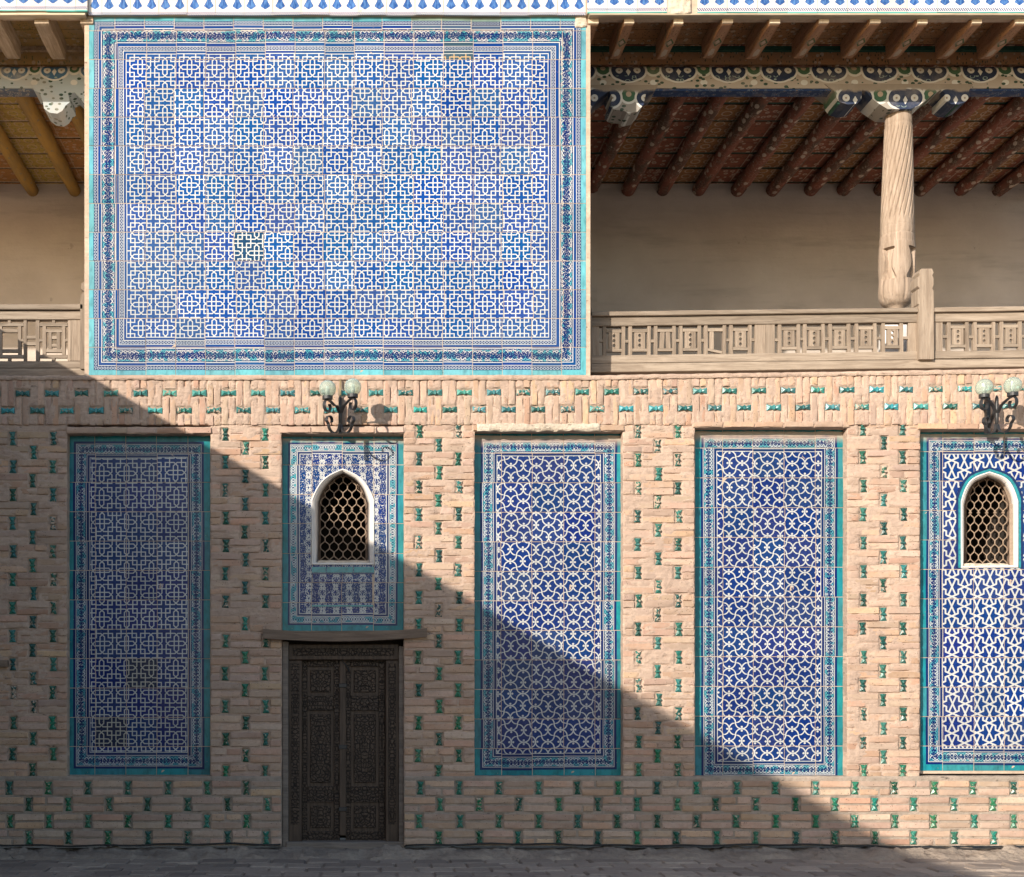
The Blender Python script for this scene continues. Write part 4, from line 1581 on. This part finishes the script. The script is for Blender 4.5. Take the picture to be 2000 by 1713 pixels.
def lamp(base_px, base_py, label, arms, conduit):
    b = W(base_px, base_py, 0)
    b.y = -0.02
    root = empty('wall_lamp', b, label, 'lamp', 'lamps on the brick band')
    MB().box(b.x - .018, b.x + .018, -0.055, 0.0, b.z - 0.16, b.z + 0.15, .004).build('back_bar', M['iron'], root)
    pole = Vector((b.x, -0.19, b.z))
    MB().tube([pole + Vector((0, 0, -0.19)), pole + Vector((0, 0, -0.05)), pole + Vector((0, 0, 0.11)), pole + Vector((0, 0, 0.135))],
              [0.010, 0.017, 0.015, 0.006], 10).build('stem', M['iron'], root, True)
    MB().tube([(b.x, 0.0, b.z - .13), (b.x, -0.06, b.z - .10), (b.x, -0.13, b.z - .02), (b.x, -0.19, b.z + .02)], 0.017, 8).build('stub', M['iron'], root, True)
    for (ang, rg, zg) in arms:
        dr = Vector((math.sin(ang), -math.cos(ang), 0))
        nn = Vector((dr.y, -dr.x, 0))
        def P(q): return pole + dr * q[0] + Vector((0, 0, q[1]))
        gc = pole + dr * rg + Vector((0, 0, zg))
        cup = zg - 0.088
        # upper arm: leaves the stem, sweeps out, curls under the cup
        up = [(0.012, -0.02), (0.05, 0.03), (rg * .45, cup - 0.035), (rg * .75, cup - 0.012), (rg, cup - 0.006)]
        cv = []
        for i in range(len(up) - 1):
            for t in np.linspace(0, 1, 6)[:-1]:
                p0 = up[max(0, i - 1)]; p1 = up[i]; p2 = up[i + 1]; p3 = up[min(len(up) - 1, i + 2)]
                cv.append(tuple(0.5 * (2 * p1[k] + (p2[k] - p0[k]) * t + (2 * p0[k] - 5 * p1[k] + 4 * p2[k] - p3[k]) * t * t + (3 * p1[k] - p0[k] - 3 * p2[k] + p3[k]) * t ** 3) for k in (0, 1)))
        cv += spiral((rg - 0.002, cup - 0.062), 0.056, 0.034, math.pi / 2, -math.pi * 1.25, 26)
        MB().ribbon([P(q) for q in cv], nn, 0.030, 0.006).build('upper_scroll', M['iron'], root)
        lo = spiral((0.115, -0.125), 0.105, 0.060, math.pi * 0.98, math.pi * 1.9, 18) + spiral((0.15, -0.112), 0.052, 0.024, -0.1, math.pi * 1.15, 20)
        MB().ribbon([P(q) for q in lo], nn, 0.030, 0.006).build('lower_scroll', M['iron'], root)
        MB().tube([gc + Vector((0, 0, -0.094)), gc + Vector((0, 0, -0.090)), gc + Vector((0, 0, -0.062)), gc + Vector((0, 0, -0.058))],
                  [0.030, 0.045, 0.045, 0.036], 20).build('cup', M['iron'], root, False)
        MB().tube([gc + Vector((0, 0, -0.06)), gc + Vector((0, 0, -0.03)), gc + Vector((0, 0, 0.01)), gc + Vector((0, 0, 0.025))], [0.014, 0.02, 0.017, 0.006], 10).build('bulb', M['reveal'], root, True)
        globe_mesh(gc, 0.074).build('globe', M['globe'], root, True)
    if conduit:
        p0, p1 = W(665, 741, -0.04), W(665, 792, -0.04)
        MB().tube([p0, p1], 0.009, 8).build('conduit', M['pipe'], root, True)
    return root


lamp(665, 812, 'twin globe wall lamp on black scrolls over the carved door', [(R(-36), 0.185, 0.155), (R(36), 0.185, 0.17)], True)
lamp(1925, 812, 'twin globe wall lamp on black scrolls above the star tile panel', [(R(-58), 0.19, 0.18), (R(12), 0.19, 0.175)], False)

# ------------------------------------------------------------------ galleries
YB = 3.97                                   # back wall of the galleries
ZR = EYE + 5.975                            # underside of the rafters
RD = 0.077                                  # rafter radius
ZC = ZR + 2 * RD                            # ceiling boards
ZF = W(0, 735, 0.0).z                       # gallery floor
EF = -0.04                                  # front of the eaves
XR0, XR1 = W(1145, 0, .05).x, 8.6
XL0, XL1 = -9.0, W(173, 0, .05).x


def tiltr(x): return -0.0125 * (x - 1160)


for side, (xa, xb) in (('sunlit', (XR0, XR1)), ('left', (XL0, XL1))):
    fl = MB().box(xa + .003, xb - .003, 0.14, YB + .3, ZF - 0.25, ZF - 0.02).build('gallery_floor', M['plaster'])
    tag(fl, kind='structure')
    lab = 'pale clay plastered back wall behind the long balustrade and column' if side == 'sunlit' else 'clay plastered back wall behind the yellow rafters'
    bw = empty('plaster_wall', ((xa + xb) / 2, YB, ZF), lab, 'plaster wall')
    nxv, nzv = 60, 24
    v = [(xa + (xb - xa) * i / nxv, YB - 0.02 * fbm(xa + (xb - xa) * i / nxv, j * .1, 0.9, 2.0) , ZF - .1 + (ZC + .05 - ZF + .1) * j / nzv) for j in range(nzv + 1) for i in range(nxv + 1)]
    f = [(j * (nxv + 1) + i, j * (nxv + 1) + i + 1, (j + 1) * (nxv + 1) + i + 1, (j + 1) * (nxv + 1) + i) for j in range(nzv) for i in range(nxv)]
    o = mk('plaster_face', v, f, M['plaster'], bw, True)
    MB().box(xa, xb, YB + .05, YB + .35, ZF - .1, ZC + .05).build('wall_core', M['plaster'], bw)
    if side == 'sunlit':
        q = W(1166, 400, YB - .1)
        MB().box(xa, q.x, YB - .10, YB + .1, ZF - .1, ZC).build('pilaster', M['plaster'], bw)

# ceilings
def ceiling(xa, xb, rx, skew, mats, label, n_board):
    root = empty('timber_ceiling', ((xa + xb) / 2, 1.6, ZR), label, 'ceiling')
    for i, x in enumerate(rx):
        pts = []
        ph = random.uniform(0, 6)
        for t in np.linspace(0, 1, 9):
            y = YF + 0.04 + (YB + 0.12 - YF - 0.04) * t
            pts.append((x + 0.012 * math.sin(3 * t + ph) + skew * (1 - t), y, ZR + RD + 0.006 * math.sin(5 * t + ph)))
        rr = [RD * random.uniform(.94, 1.08) * (1 + 0.05 * math.sin(4 * t + ph)) for t in np.linspace(0, 1, 9)]
        MB().tube(pts, rr, 14).build('rafter', M[mats[0]], root, True)
    y = 0.75
    w = 0.40
    k = 0
    while y < YB + .1:
        y1 = min(y + w - 0.045, YB + .2)
        MB().box(xa + .002, xb - .002, y, y1, ZC + random.uniform(0.0, .006), ZC + .03).build('ceiling_board', M[mats[1]], root)
        MB().box(xa + .002, xb - .002, y1 + .001, y1 + .044, ZC + .010, ZC + .03).build('lath', M[mats[2]], root)
        y += w; k += 1
    return root


TAILX = [1228, 1324, 1420, 1512, 1608, 1708, 1800, 1906, 1991, 2090]
RX = [(t - VX) / 219.5 for t in TAILX] + [6.88, 7.36, 7.82, 8.27]
ceiling(XR0, XR1, RX, 0.0, ('rafter_red', 'board_red', 'green_lath'), 'dark red painted rafters and boards over the gallery with the column', 7)
ceiling(XL0, XL1, [-4.82, -4.33, -3.834, -3.34, -2.86], 0.0, ('rafter_yellow', 'board_yellow', 'wood_tail_left'), 'yellow painted rafters and boards over the gallery beside the big tiled wall', 7)

# eaves
def eaves(xa, xb, tails, left, label):
    root = empty('eaves', ((xa + xb) / 2, -0.2, ZR), label, 'eaves')
    # fascia and its rim
    MB().box(xa, xb, EF, EF + .03, ZR + 0.016, ZC + .05, 0.004).build('fascia', M['wood_lath'], root)
    MB().box(xa, xb, EF - .02, EF + .06, ZR - 0.004, ZR + 0.014, 0.004).build('drip_lath', M['wood_lath'], root)
    # boards between fascia and beam
    y = EF + .032
    so = M['soffit_ochre' if left else 'soffit_brown']
    while y < YF - .02:
        y1 = min(y + 0.155, YF + .03)
        MB().box(xa + .002, xb - .002, y, y1, ZC + random.uniform(0, .008), ZC + .035).build('soffit_board', so, root)
        y += 0.16
    MB().box(xa + .002, xb - .002, YF + .03, YF + .055, ZR + .001, ZC - .001).build('flower_board', so, root)
    MB().box(xa + .002, xb - .002, YF - .01, YF + .028, ZC - 0.040, ZC - .001).build('lath', M['green_lath' if not left else 'wood_tail_left'], root)
    w0 = 0.090 if not left else 0.118
    for i, x in enumerate(tails):
        # carved rafter end: deeper at its nose, rounded at the back
        hw = w0 * random.uniform(.92, 1.08) / 2
        zb = ZR - 0.045 - random.uniform(0, .014)
        prof = [(0.015, ZC - .003), (0.005, zb + .012), (0.03, zb), (0.28, zb + (0.0 if not left else 0.012)), (0.56, zb + .006), (0.65, zb + .022),
                (0.685, zb + .050), (0.70, ZC - .003)]
        v = []
        sk = random.uniform(-.012, .012)
        for s_ in (-1, 1):
            for (y, z) in prof:
                tp = hw * (1.0 + 0.10 * math.sin(y * 6)) - (0.006 if z < zb + .004 else 0)
                v.append((x + s_ * tp + sk * y, y, z))
        n = len(prof)
        f = [tuple(range(n)), tuple(range(2 * n - 1, n - 1, -1))] + [(i2, i2 + n, (i2 + 1) % n + n, (i2 + 1) % n) for i2 in range(n)]
        mk('rafter_end', v, f, M['wood_tail_left' if left else 'tail_painted'], root, False, origin=(x, 0.30, (zb + ZC) / 2))
    return root


eaves(XR0 + .006, XR1, [(t - VX) / 219.5 for t in [1158] + TAILX] + [6.88, 7.36, 7.82, 8.27], False, 'brown painted eaves with flowered rafter ends above the carved column')
eaves(XL0, XL1 - .006, [-4.45, -4.02, -3.6, -3.175, -2.747, -2.345], True, 'weathered eaves with pale worn rafter ends beside the big tiled wall')

# main beams
def beam(xa, xb, mat, strip, label, name='painted_beam'):
    root = empty(name, ((xa + xb) / 2, YF, ZB1), label, 'beam')
    y0 = YF; y1 = YF + 0.15
    zt = ZR - 0.002; zb = ZB1
    prof = [(y0 + .006, zb), (y0, zb + .02), (y0, zt - .09), (y0 + .018, zt - .045), (y0 + .045, zt - .012), (y0 + .08, zt), (y1, zt), (y1, zb)]
    n = len(prof); v = []; segs = 40
    for i in range(segs + 1):
        x = xa + (xb - xa) * i / segs
        for (y, z) in prof: v.append((x, y + 0.006 * nz(x, z, 1.5, 4), z))
    f = []
    for i in range(segs):
        for k in range(n):
            a = i * n + k; b = i * n + (k + 1) % n
            f.append((a, b, b + n, a + n))
    f.append(tuple(range(n))); f.append(tuple(range(segs * n + n - 1, segs * n - 1, -1)))
    o = mk('timber', v, f, M[mat], root, True); o.data.set_sharp_from_angle(angle=R(50))
    MB().box(xa + .003, xb - .003, y0 + .008, y1 - .012, zb - 0.020, zb - .0015, .004).build('lower_strip', M[strip], root)
    return root


BR = beam(XR0 + .004, XR1, 'beam_right', 'strip_blue', 'long timber beam painted with blue medallions and white flowers over the column')
BL = beam(XL0, XL1 - .004, 'beam_left', 'strip_grey', 'worn pale blue painted beam under the weathered eaves')


def bracket(parent, poly, mat, name, d0=YF - .012, d1=YF + .26):
    pts = [(W(x, y, d0).x, W(x, y, d0).z) for x, y in poly]
    o = MB().prism(pts, d0, d1).build(name, mat, parent)
    return o


# half brackets where the beams meet the tiled wall
bracket(BR, [(1146, 166), (1286, 166), (1278, 178), (1262, 182), (1257, 204), (1245, 218), (1228, 222), (1218, 216), (1200, 214), (1192, 206),
             (1196, 190), (1190, 178), (1172, 190), (1158, 206), (1146, 222)], M['capital'], 'bracket')
bracket(BL, [(174, 166), (62, 166), (66, 176), (78, 182), (84, 200), (86, 212), (97, 220), (112, 222), (122, 216), (128, 206), (136, 200),
             (134, 184), (146, 180), (160, 196), (174, 212)], M['beam_left'], 'bracket')

# ------------------------------------------------------------------ column
CX, CD = 1755, 0.92
col = empty('carved_column', W(CX - 2, 725, CD), 'carved wooden column with spiral grooves and a bulbous foot behind the balustrade', 'column')
cap = bracket(col, [(1611, 164), (1901, 164), (1893, 176), (1893, 190), (1886, 199), (1872, 204), (1858, 203), (1846, 196), (1846, 182), (1838, 175),
                    (1822, 184), (1808, 196), (1795, 206), (1778, 213), (1734, 213), (1722, 206), (1706, 195), (1690, 178), (1684, 176),
                    (1682, 194), (1674, 202), (1656, 204), (1640, 199), (1633, 190), (1630, 178)], M['capital'], 'capital')
for (xa, xb, ya, yb) in ((1636, 1641, 190, 203), (1868, 1873, 192, 206)):
    pxbox(xa, xb, ya, yb, YF, YF + .24, 0.003).build('fillet', M['green_lath'], cap)
prof = [(212, 23.5), (222, 24), (246, 25), (250, 25.5), (300, 27), (350, 28.5), (400, 29.8), (438, 30.6), (446, 31.2), (462, 31.2), (466, 32), (478, 32),
        (482, 33), (500, 33.5), (530, 33.5), (545, 32.4), (552, 32.6), (565, 33.4), (575, 33.4), (584, 32), (591, 29), (597, 24), (600, 18), (606, 12), (612, 12)]
ys = np.concatenate([np.arange(212, 602, 2.0), [604, 610, 616]])
py_ = [p[0] for p in prof]; pr_ = [p[1] for p in prof]
ns = 216
v = []; f = []
k0 = (D + CD) / (D * PX)
for j, y in enumerate(ys):
    r0 = float(np.interp(y, py_, pr_))
    cx = CX - 4.5 * (y - 212) / 390          # leans a little
    for i in range(ns):
        th = 2 * math.pi * i / ns            # th = -90 deg faces the viewer
        r = r0
        if 250 <= y < 438:
            fade = min(1, (y - 250) / 12, (438 - y) / 10)
            r -= 2.5 * fade * max(0.0, math.cos(20 * th + (y - 250) * 0.17)) ** 4
        elif 246 <= y < 250 or 446 <= y < 448 or 462 <= y < 464:
            r -= 0.8
        elif 448 <= y < 480:
            r -= 0.5 * max(0.0, math.sin(18 * th + 3 * math.sin(y * .4)) * math.sin(y * 0.55))
        elif 482 <= y < 552:
            # tall leaf-shaped facets between sunk niches
            a = (th + math.pi / 2 + 0.12) * 4 / (2 * math.pi); a = abs(a - round(a)) * 2     # 0 mid facet .. 1 mid niche
            t = (y - 482) / 70
            facet = 0.34 + 0.42 * math.sin(math.pi * min(1, t * 0.95)) * (1 if t < .72 else max(0, 1 - (t - .72) * 2.4))
            if t < 0.12: facet = 1.1
            if a > facet: r -= 8.0 * min(1.0, (a - facet) / 0.08)
            else: r -= 0.35 * max(0.0, math.sin(30 * a) * math.sin(y * .8))
        elif 552 <= y < 592:
            r -= 1.6 * max(0.0, math.cos(9 * th + 0.6)) ** 4
        v.append(((cx - VX + r * math.cos(th)) * k0, CD + r * k0 * math.sin(th), (VY - y) * k0 + EYE))
for j in range(len(ys) - 1):
    for i in range(ns):
        a = j * ns + i; b = j * ns + (i + 1) % ns
        f.append((a, b, b + ns, a + ns))
f.append(tuple(range(ns))); f.append(tuple(range((len(ys) - 1) * ns + ns - 1, (len(ys) - 1) * ns - 1, -1)))
sh = mk('shaft', v, f, M['wood_col'], col, True); sh.data.set_sharp_from_angle(angle=R(48))
# stone foot under the shaft
mb = MB()
p = W(CX - 5, 616, CD); zf = ZF - 0.02
mb.tube([(p.x, CD, p.z + .02), (p.x, CD, p.z - .06), (p.x, CD, p.z - .10), (p.x, CD, p.z - .22), (p.x, CD, zf + .16), (p.x, CD, zf)],
        [0.07, 0.085, 0.13, 0.155, 0.17, 0.19], 24)
mb.build('stone_foot', M['reveal'], col, True)

# ------------------------------------------------------------------ balustrades
BD = 0.35


def rail(x0, x1, y0, y1, d, th, parent, name, mat, tf, b=0.005):
    v = []
    pts = [(x0, y0), (x1, y0), (x1, y1), (x0, y1)]
    n = 14; mb = MB()
    for i in range(n + 1):
        x = x0 + (x1 - x0) * i / n
        w1 = 0.9 * nz(x * .02, y0 * .1, 1.0, 3); w2 = 0.7 * nz(x * .02, y1 * .1, 1.0, 9)
        a = W(x, y0 + tf(x) + w1, d); c = W(x, y1 + tf(x) + w2, d)
        for (yy, zz) in ((d + b, a.z), (d, a.z - b), (d, c.z + b), (d + b, c.z), (d + th, c.z), (d + th, a.z)):
            mb.v.append((a.x, yy, zz))
    for i in range(n):
        for k in range(6):
            q = i * 6 + k; r_ = i * 6 + (k + 1) % 6
            mb.f.append((q, r_, r_ + 6, q + 6))
    mb.f.append(tuple(range(6))); mb.f.append(tuple(range(n * 6 + 5, n * 6 - 1, -1)))
    return mb.build(name, mat, parent)


def slat(x0, x1, y0, y1, d, th, parent, name, mat, lean=0.0, b=0.003):
    """lean: sideways shift of the top in photograph pixels"""
    a0, a1 = W(x0, y1, d), W(x1, y1, d); b0, b1 = W(x0 + lean, y0, d), W(x1 + lean, y0, d)
    mb = MB().prism([(a0.x, a0.z), (a1.x, a1.z), (b1.x, b1.z), (b0.x, b0.z)], d, d + th)
    return mb.build(name, mat, parent)


def notched(x0, x1, y0, y1, d, th, parent, right):
    """slat with three half-round notches along one edge"""
    pts = []
    e = x1 if right else x0; o = x0 if right else x1
    s = -1 if right else 1
    pts += [(o, y1), (e, y1)]
    H = y1 - y0
    for c in (y1 - H * .2, y1 - H * .5, y1 - H * .8):
        for q in range(7):
            an = math.pi * q / 6
            pts.append((e + s * 2.9 * math.sin(an), c + 3.2 * math.cos(an)))
    pts += [(e, y0), (o, y0)]
    mb = MB().prism([(W(x, y, d).x, W(x, y, d).z) for x, y in pts], d, d + th)
    return mb.build('slat', M['wood_z'], parent)


def unit(bal, x, tf, broken=None, w=49.0):
    """one infill panel: two stiles, two rails, a pierced board and a bridging block"""
    t = tf(x + 20)
    y0, y1 = 637.5 + t, 694.5 + t
    sw = 6.6
    ln = random.uniform(-.8, .8)
    slat(x, x + sw, y0, y1, BD + .012, .035, bal, 'stile', M['wood_z'], ln)
    slat(x + 36, x + 36 + sw, y0, y1, BD + .012, .035, bal, 'stile', M['wood_z'], random.uniform(-.8, .8))
    xa, xb = x + sw, x + 36
    slat(xa, xb, y0 + 6.5, y0 + 12.5, BD + .015, .03, bal, 'crosspiece', M['wood_x'])
    if broken == 'fallen':
        a = [(xa - 1, y1 - 13), (xb, y1 - 6.5), (xb, y1 - 1.5), (xa - 1, y1 - 8)]
        MB().prism([(W(q, r, BD).x, W(q, r, BD).z) for q, r in a], BD + .015, BD + .045).build('crosspiece', M['wood_x'], bal)
        slat(xa + 4, xa + 12, y0 + 12.5, y1 - 10, BD + .018, .022, bal, 'slat', M['wood_z'])
    else:
        slat(xa, xb, y1 - 12.5, y1 - 7, BD + .015, .03, bal, 'crosspiece', M['wood_x'])
        if broken == 'plain':
            slat(xa + 4, xa + 12.5, y0 + 13, y1 - 12.6, BD + .018, .022, bal, 'slat', M['wood_z'], 1.5)
            slat(xa + 17.5, xa + 25.5, y0 + 13, y1 - 12.6, BD + .018, .022, bal, 'slat', M['wood_z'], -1.2)
        else:
            c = (xa + xb) / 2
            notched(xa + 4.2, c - 0.15, y0 + 12.7, y1 - 12.7, BD + .018, .022, bal, True)
            notched(c + 0.15, xb - 4.2, y0 + 12.7, y1 - 12.7, BD + .018, .022, bal, False)
    ym = (y0 + y1) / 2 + 1
    slat(x + 36 + sw - .5, x + w + .5, ym - 2.6, ym + 2.6, BD + .016, .026, bal, 'block', M['wood_x'])


bal = empty('balustrade', W(1500, 728, BD), 'long weathered grey balustrade of pierced slats in front of the column', 'balustrade')
rail(1146, 2260, 710.5, 727, BD - .005, .16, bal, 'sill_beam', M['wood_x'], tiltr)
rail(1155, 1791, 694, 710, BD, .07, bal, 'lower_rail', M['wood_x'], tiltr)
rail(1155, 1791, 619.5, 637, BD, .07, bal, 'upper_rail', M['wood_x'], tiltr)
rail(1153, 1793, 608.5, 617, BD - .03, .13, bal, 'top_rail', M['wood_x'], tiltr)
rail(1155, 1791, 616.5, 620, BD + .02, .04, bal, 'fillet', M['wood_x'], tiltr)
rail(1820, 2260, 694, 709, BD, .07, bal, 'lower_rail', M['wood_x'], tiltr)
rail(1820, 2260, 619.5, 637, BD, .07, bal, 'upper_rail', M['wood_x'], tiltr)
rail(1818, 2260, 608.5, 617, BD - .03, .13, bal, 'top_rail', M['wood_x'], tiltr)
rail(1820, 2260, 616.5, 620, BD + .02, .04, bal, 'fillet', M['wood_x'], tiltr)
# main post with a notched head
poly = [(1791, 704), (1791, 598), (1789, 596), (1789, 570), (1792, 566), (1788, 562), (1788, 545), (1792, 541), (1790, 536), (1795, 528), (1816, 528), (1819, 536),
        (1816, 541), (1819, 546), (1819, 560), (1816, 566), (1819, 572), (1819, 594), (1819.5, 600), (1819.5, 704)]
MB().prism([(W(x, y, BD).x, W(x, y, BD).z) for x, y in poly], BD - .045, BD + .10).build('post', M['wood_z'], bal)
poly = [(1146, 722), (1146, 548), (1150, 550), (1153, 560), (1152, 570), (1150, 576), (1154, 584), (1153, 600), (1155, 606), (1155, 722)]
MB().prism([(W(x, y, BD).x, W(x, y, BD).z) for x, y in poly], BD - .03, BD + .09).build('post', M['wood_z'], bal)
slat(1155.5, 1170, 637.5, 694.5, BD + .012, .03, bal, 'end_board', M['wood_z'])
slat(1169.5, 1178.5, 663, 668, BD + .016, .026, bal, 'block', M['wood_x'])
for x, br_ in ((1178, None), (1228, None), (1277.5, 'plain'), (1327, None), (1375.5, 'fallen'), (1425, None)):
    unit(bal, x, tiltr, br_)
t = tiltr(1490)
slat(1474.5, 1494, 637.5 + t, 694.5 + t, BD + .012, .03, bal, 'board', M['wood_z'])
slat(1494.4, 1513, 637.5 + t, 694.5 + t, BD + .010, .03, bal, 'board', M['wood_z'])
slat(1512.5, 1520.5, 661, 666, BD + .016, .026, bal, 'block', M['wood_x'])
for x in (1520, 1569, 1619, 1670, 1722): unit(bal, x, tiltr, None, 51.0)
t = tiltr(1780)
slat(1774, 1790.5, 637.5 + t, 694.5 + t, BD + .012, .03, bal, 'end_board', M['wood_z'])
t = tiltr(1830)
slat(1821, 1841, 637.5 + t, 694.5 + t, BD + .012, .03, bal, 'end_board', M['wood_z'])
slat(1840.5, 1850.5, 655, 660, BD + .016, .026, bal, 'block', M['wood_x'])
for x in (1850, 1901, 1953, 2004, 2055, 2106, 2157, 2208): unit(bal, x, tiltr, None, 51.5)

# left balustrade: larger nested squares
ball = empty('balustrade', W(60, 733, BD), 'weathered balustrade of nested square frames beside the big tiled wall', 'balustrade')
z0 = lambda x: 0.0
rail(-330, 172, 719.5, 734, BD - .005, .16, ball, 'sill_beam', M['wood_x'], z0)
rail(-330, 158, 705, 719, BD, .07, ball, 'lower_rail', M['wood_x'], z0)
rail(-330, 158, 607, 624, BD, .07, ball, 'upper_rail', M['wood_x'], z0)
rail(-330, 161, 594, 604, BD - .03, .13, ball, 'top_rail', M['wood_x'], z0)
rail(-330, 158, 603.5, 607.5, BD + .02, .04, ball, 'fillet', M['wood_x'], z0)
poly = [(172.5, 722), (172.5, 537), (166, 537), (165, 546), (168, 551), (160, 556), (159, 566), (166, 571), (161, 576), (158, 582), (158, 722)]
MB().prism([(W(x, y, BD).x, W(x, y, BD).z) for x, y in poly], BD - .03, BD + .09).build('post', M['wood_z'], ball)
slat(139, 157.5, 624.5, 704.5, BD + .012, .03, ball, 'end_board', M['wood_z'])


def nest(x0, missing=False):
    def bar(xa, xb, ya, yb, hz):
        slat(xa, xb, ya, yb, BD + .014, .03, ball, 'crosspiece' if hz else 'stile', M['wood_x' if hz else 'wood_z'], random.uniform(-.5, .5))
    bar(x0, x0 + 7, 624.5, 704.5, False); bar(x0 + 62, x0 + 68, 624.5, 704.5, False)
    bar(x0 + 7.3, x0 + 61.7, 631, 637, True); bar(x0 + 7.3, x0 + 61.7, 693, 699, True)
    bar(x0 + 31, x0 + 37, 624.6, 630.7, False); bar(x0 + 31, x0 + 37, 699.3, 704.4, False)
    bar(x0 + 13, x0 + 19.5, 637.3, 692.7, False); bar(x0 + 51, x0 + 57.5, 637.3, 692.7, False)
    bar(x0 + 6.8, x0 + 13.2, 662, 667, True); bar(x0 + 57.3, x0 + 62.2, 662, 667, True)
    bar(x0 + 19.8, x0 + 50.7, 643, 649, True); bar(x0 + 19.8, x0 + 50.7, 682, 688, True)
    if not missing:
        bar(x0 + 25, x0 + 31, 649.3, 681.7, False); bar(x0 + 41, x0 + 47, 649.3, 681.7, False)
        bar(x0 + 31.2, x0 + 40.8, 656, 662, True); bar(x0 + 31.2, x0 + 40.8, 672, 677, True)


nest(70); nest(-16, True); nest(-102); nest(-188); nest(-274)
for x0 in (-34, -120, -206, -292, 52):
    slat(x0, x0 + 18.5, 656, 661.5, BD + .016, .026, ball, 'block', M['wood_x'])
    slat(x0, x0 + 18.5, 668, 674, BD + .016, .026, ball, 'block', M['wood_x'])

# ------------------------------------------------------------------ tiled friezes above the roofs
def frieze(xa_px, xb_px, ybot, d, tile, xo, hatch, label, gaps=(), th=62):
    sc = D * PX / (D + d)
    base = W((xa_px + xb_px) / 2, ybot, d)
    root = empty('tile_frieze', base, label, 'tile frieze')
    m = frieze_mat('frieze_glaze', root, (xa_px + xb_px) / 2, ybot, sc, tile, xo, ybot, hatch)
    x = xo - tile * math.ceil((xo - xa_px) / tile)
    while x < xb_px - 1:
        a, b = max(x, xa_px), min(x + tile, xb_px)
        if not any(g0 <= (a + b) / 2 <= g1 for g0, g1 in gaps) and b - a > 4:
            dj = random.uniform(-.002, .002); yj = random.uniform(-.8, .8)
            holed(a, b, ybot - th + yj, ybot + yj, None, d + dj, d + .02, 0.5, (random.uniform(-.0001, .0001), 0)).build('tile', m, root)
        x += tile
    p = W(xa_px, ybot, d); q = W(xb_px, ybot - th, d)
    MB().box(p.x, q.x, d + .012, d + .16, p.z + .003, q.z).build('parapet', M['grout'], root)
    for (g0, g1) in gaps:
        u = W(g0, ybot + 1, d); w = W(g1, ybot - th, d)
        rough_slab('bare_plaster', u.x, w.x, u.z, w.z, d + .05, lambda x, z: d - .004 - fbm(x, z, 12, 7) * .014, M['plaster_rough'], root, 0.009, .004, .004)
    return root


frieze(172, 1146, 29.5, -0.02, 55.6, 199, 5.5, 'white tile frieze with blue drops over the large cross-tiled wall')
frieze(1147, 2330, 25.5, EF - .02, 58.6, 1186, 9.5, 'white tile frieze with blue drops over the brown painted eaves', gaps=((1292, 1350),))
frieze(-1300, 171, 22.0, EF - .02, 58.0, 31.5, 9.5, 'white tile frieze with blue drops over the weathered eaves')
# flat roof
MB_ = MB().box(XL0, XR1, 0.16, YB + .4, ZC + .10, ZC + .16).build('roof', M['rubble'])
tag(MB_, 'flat clay roof behind the tile friezes', 'roof')
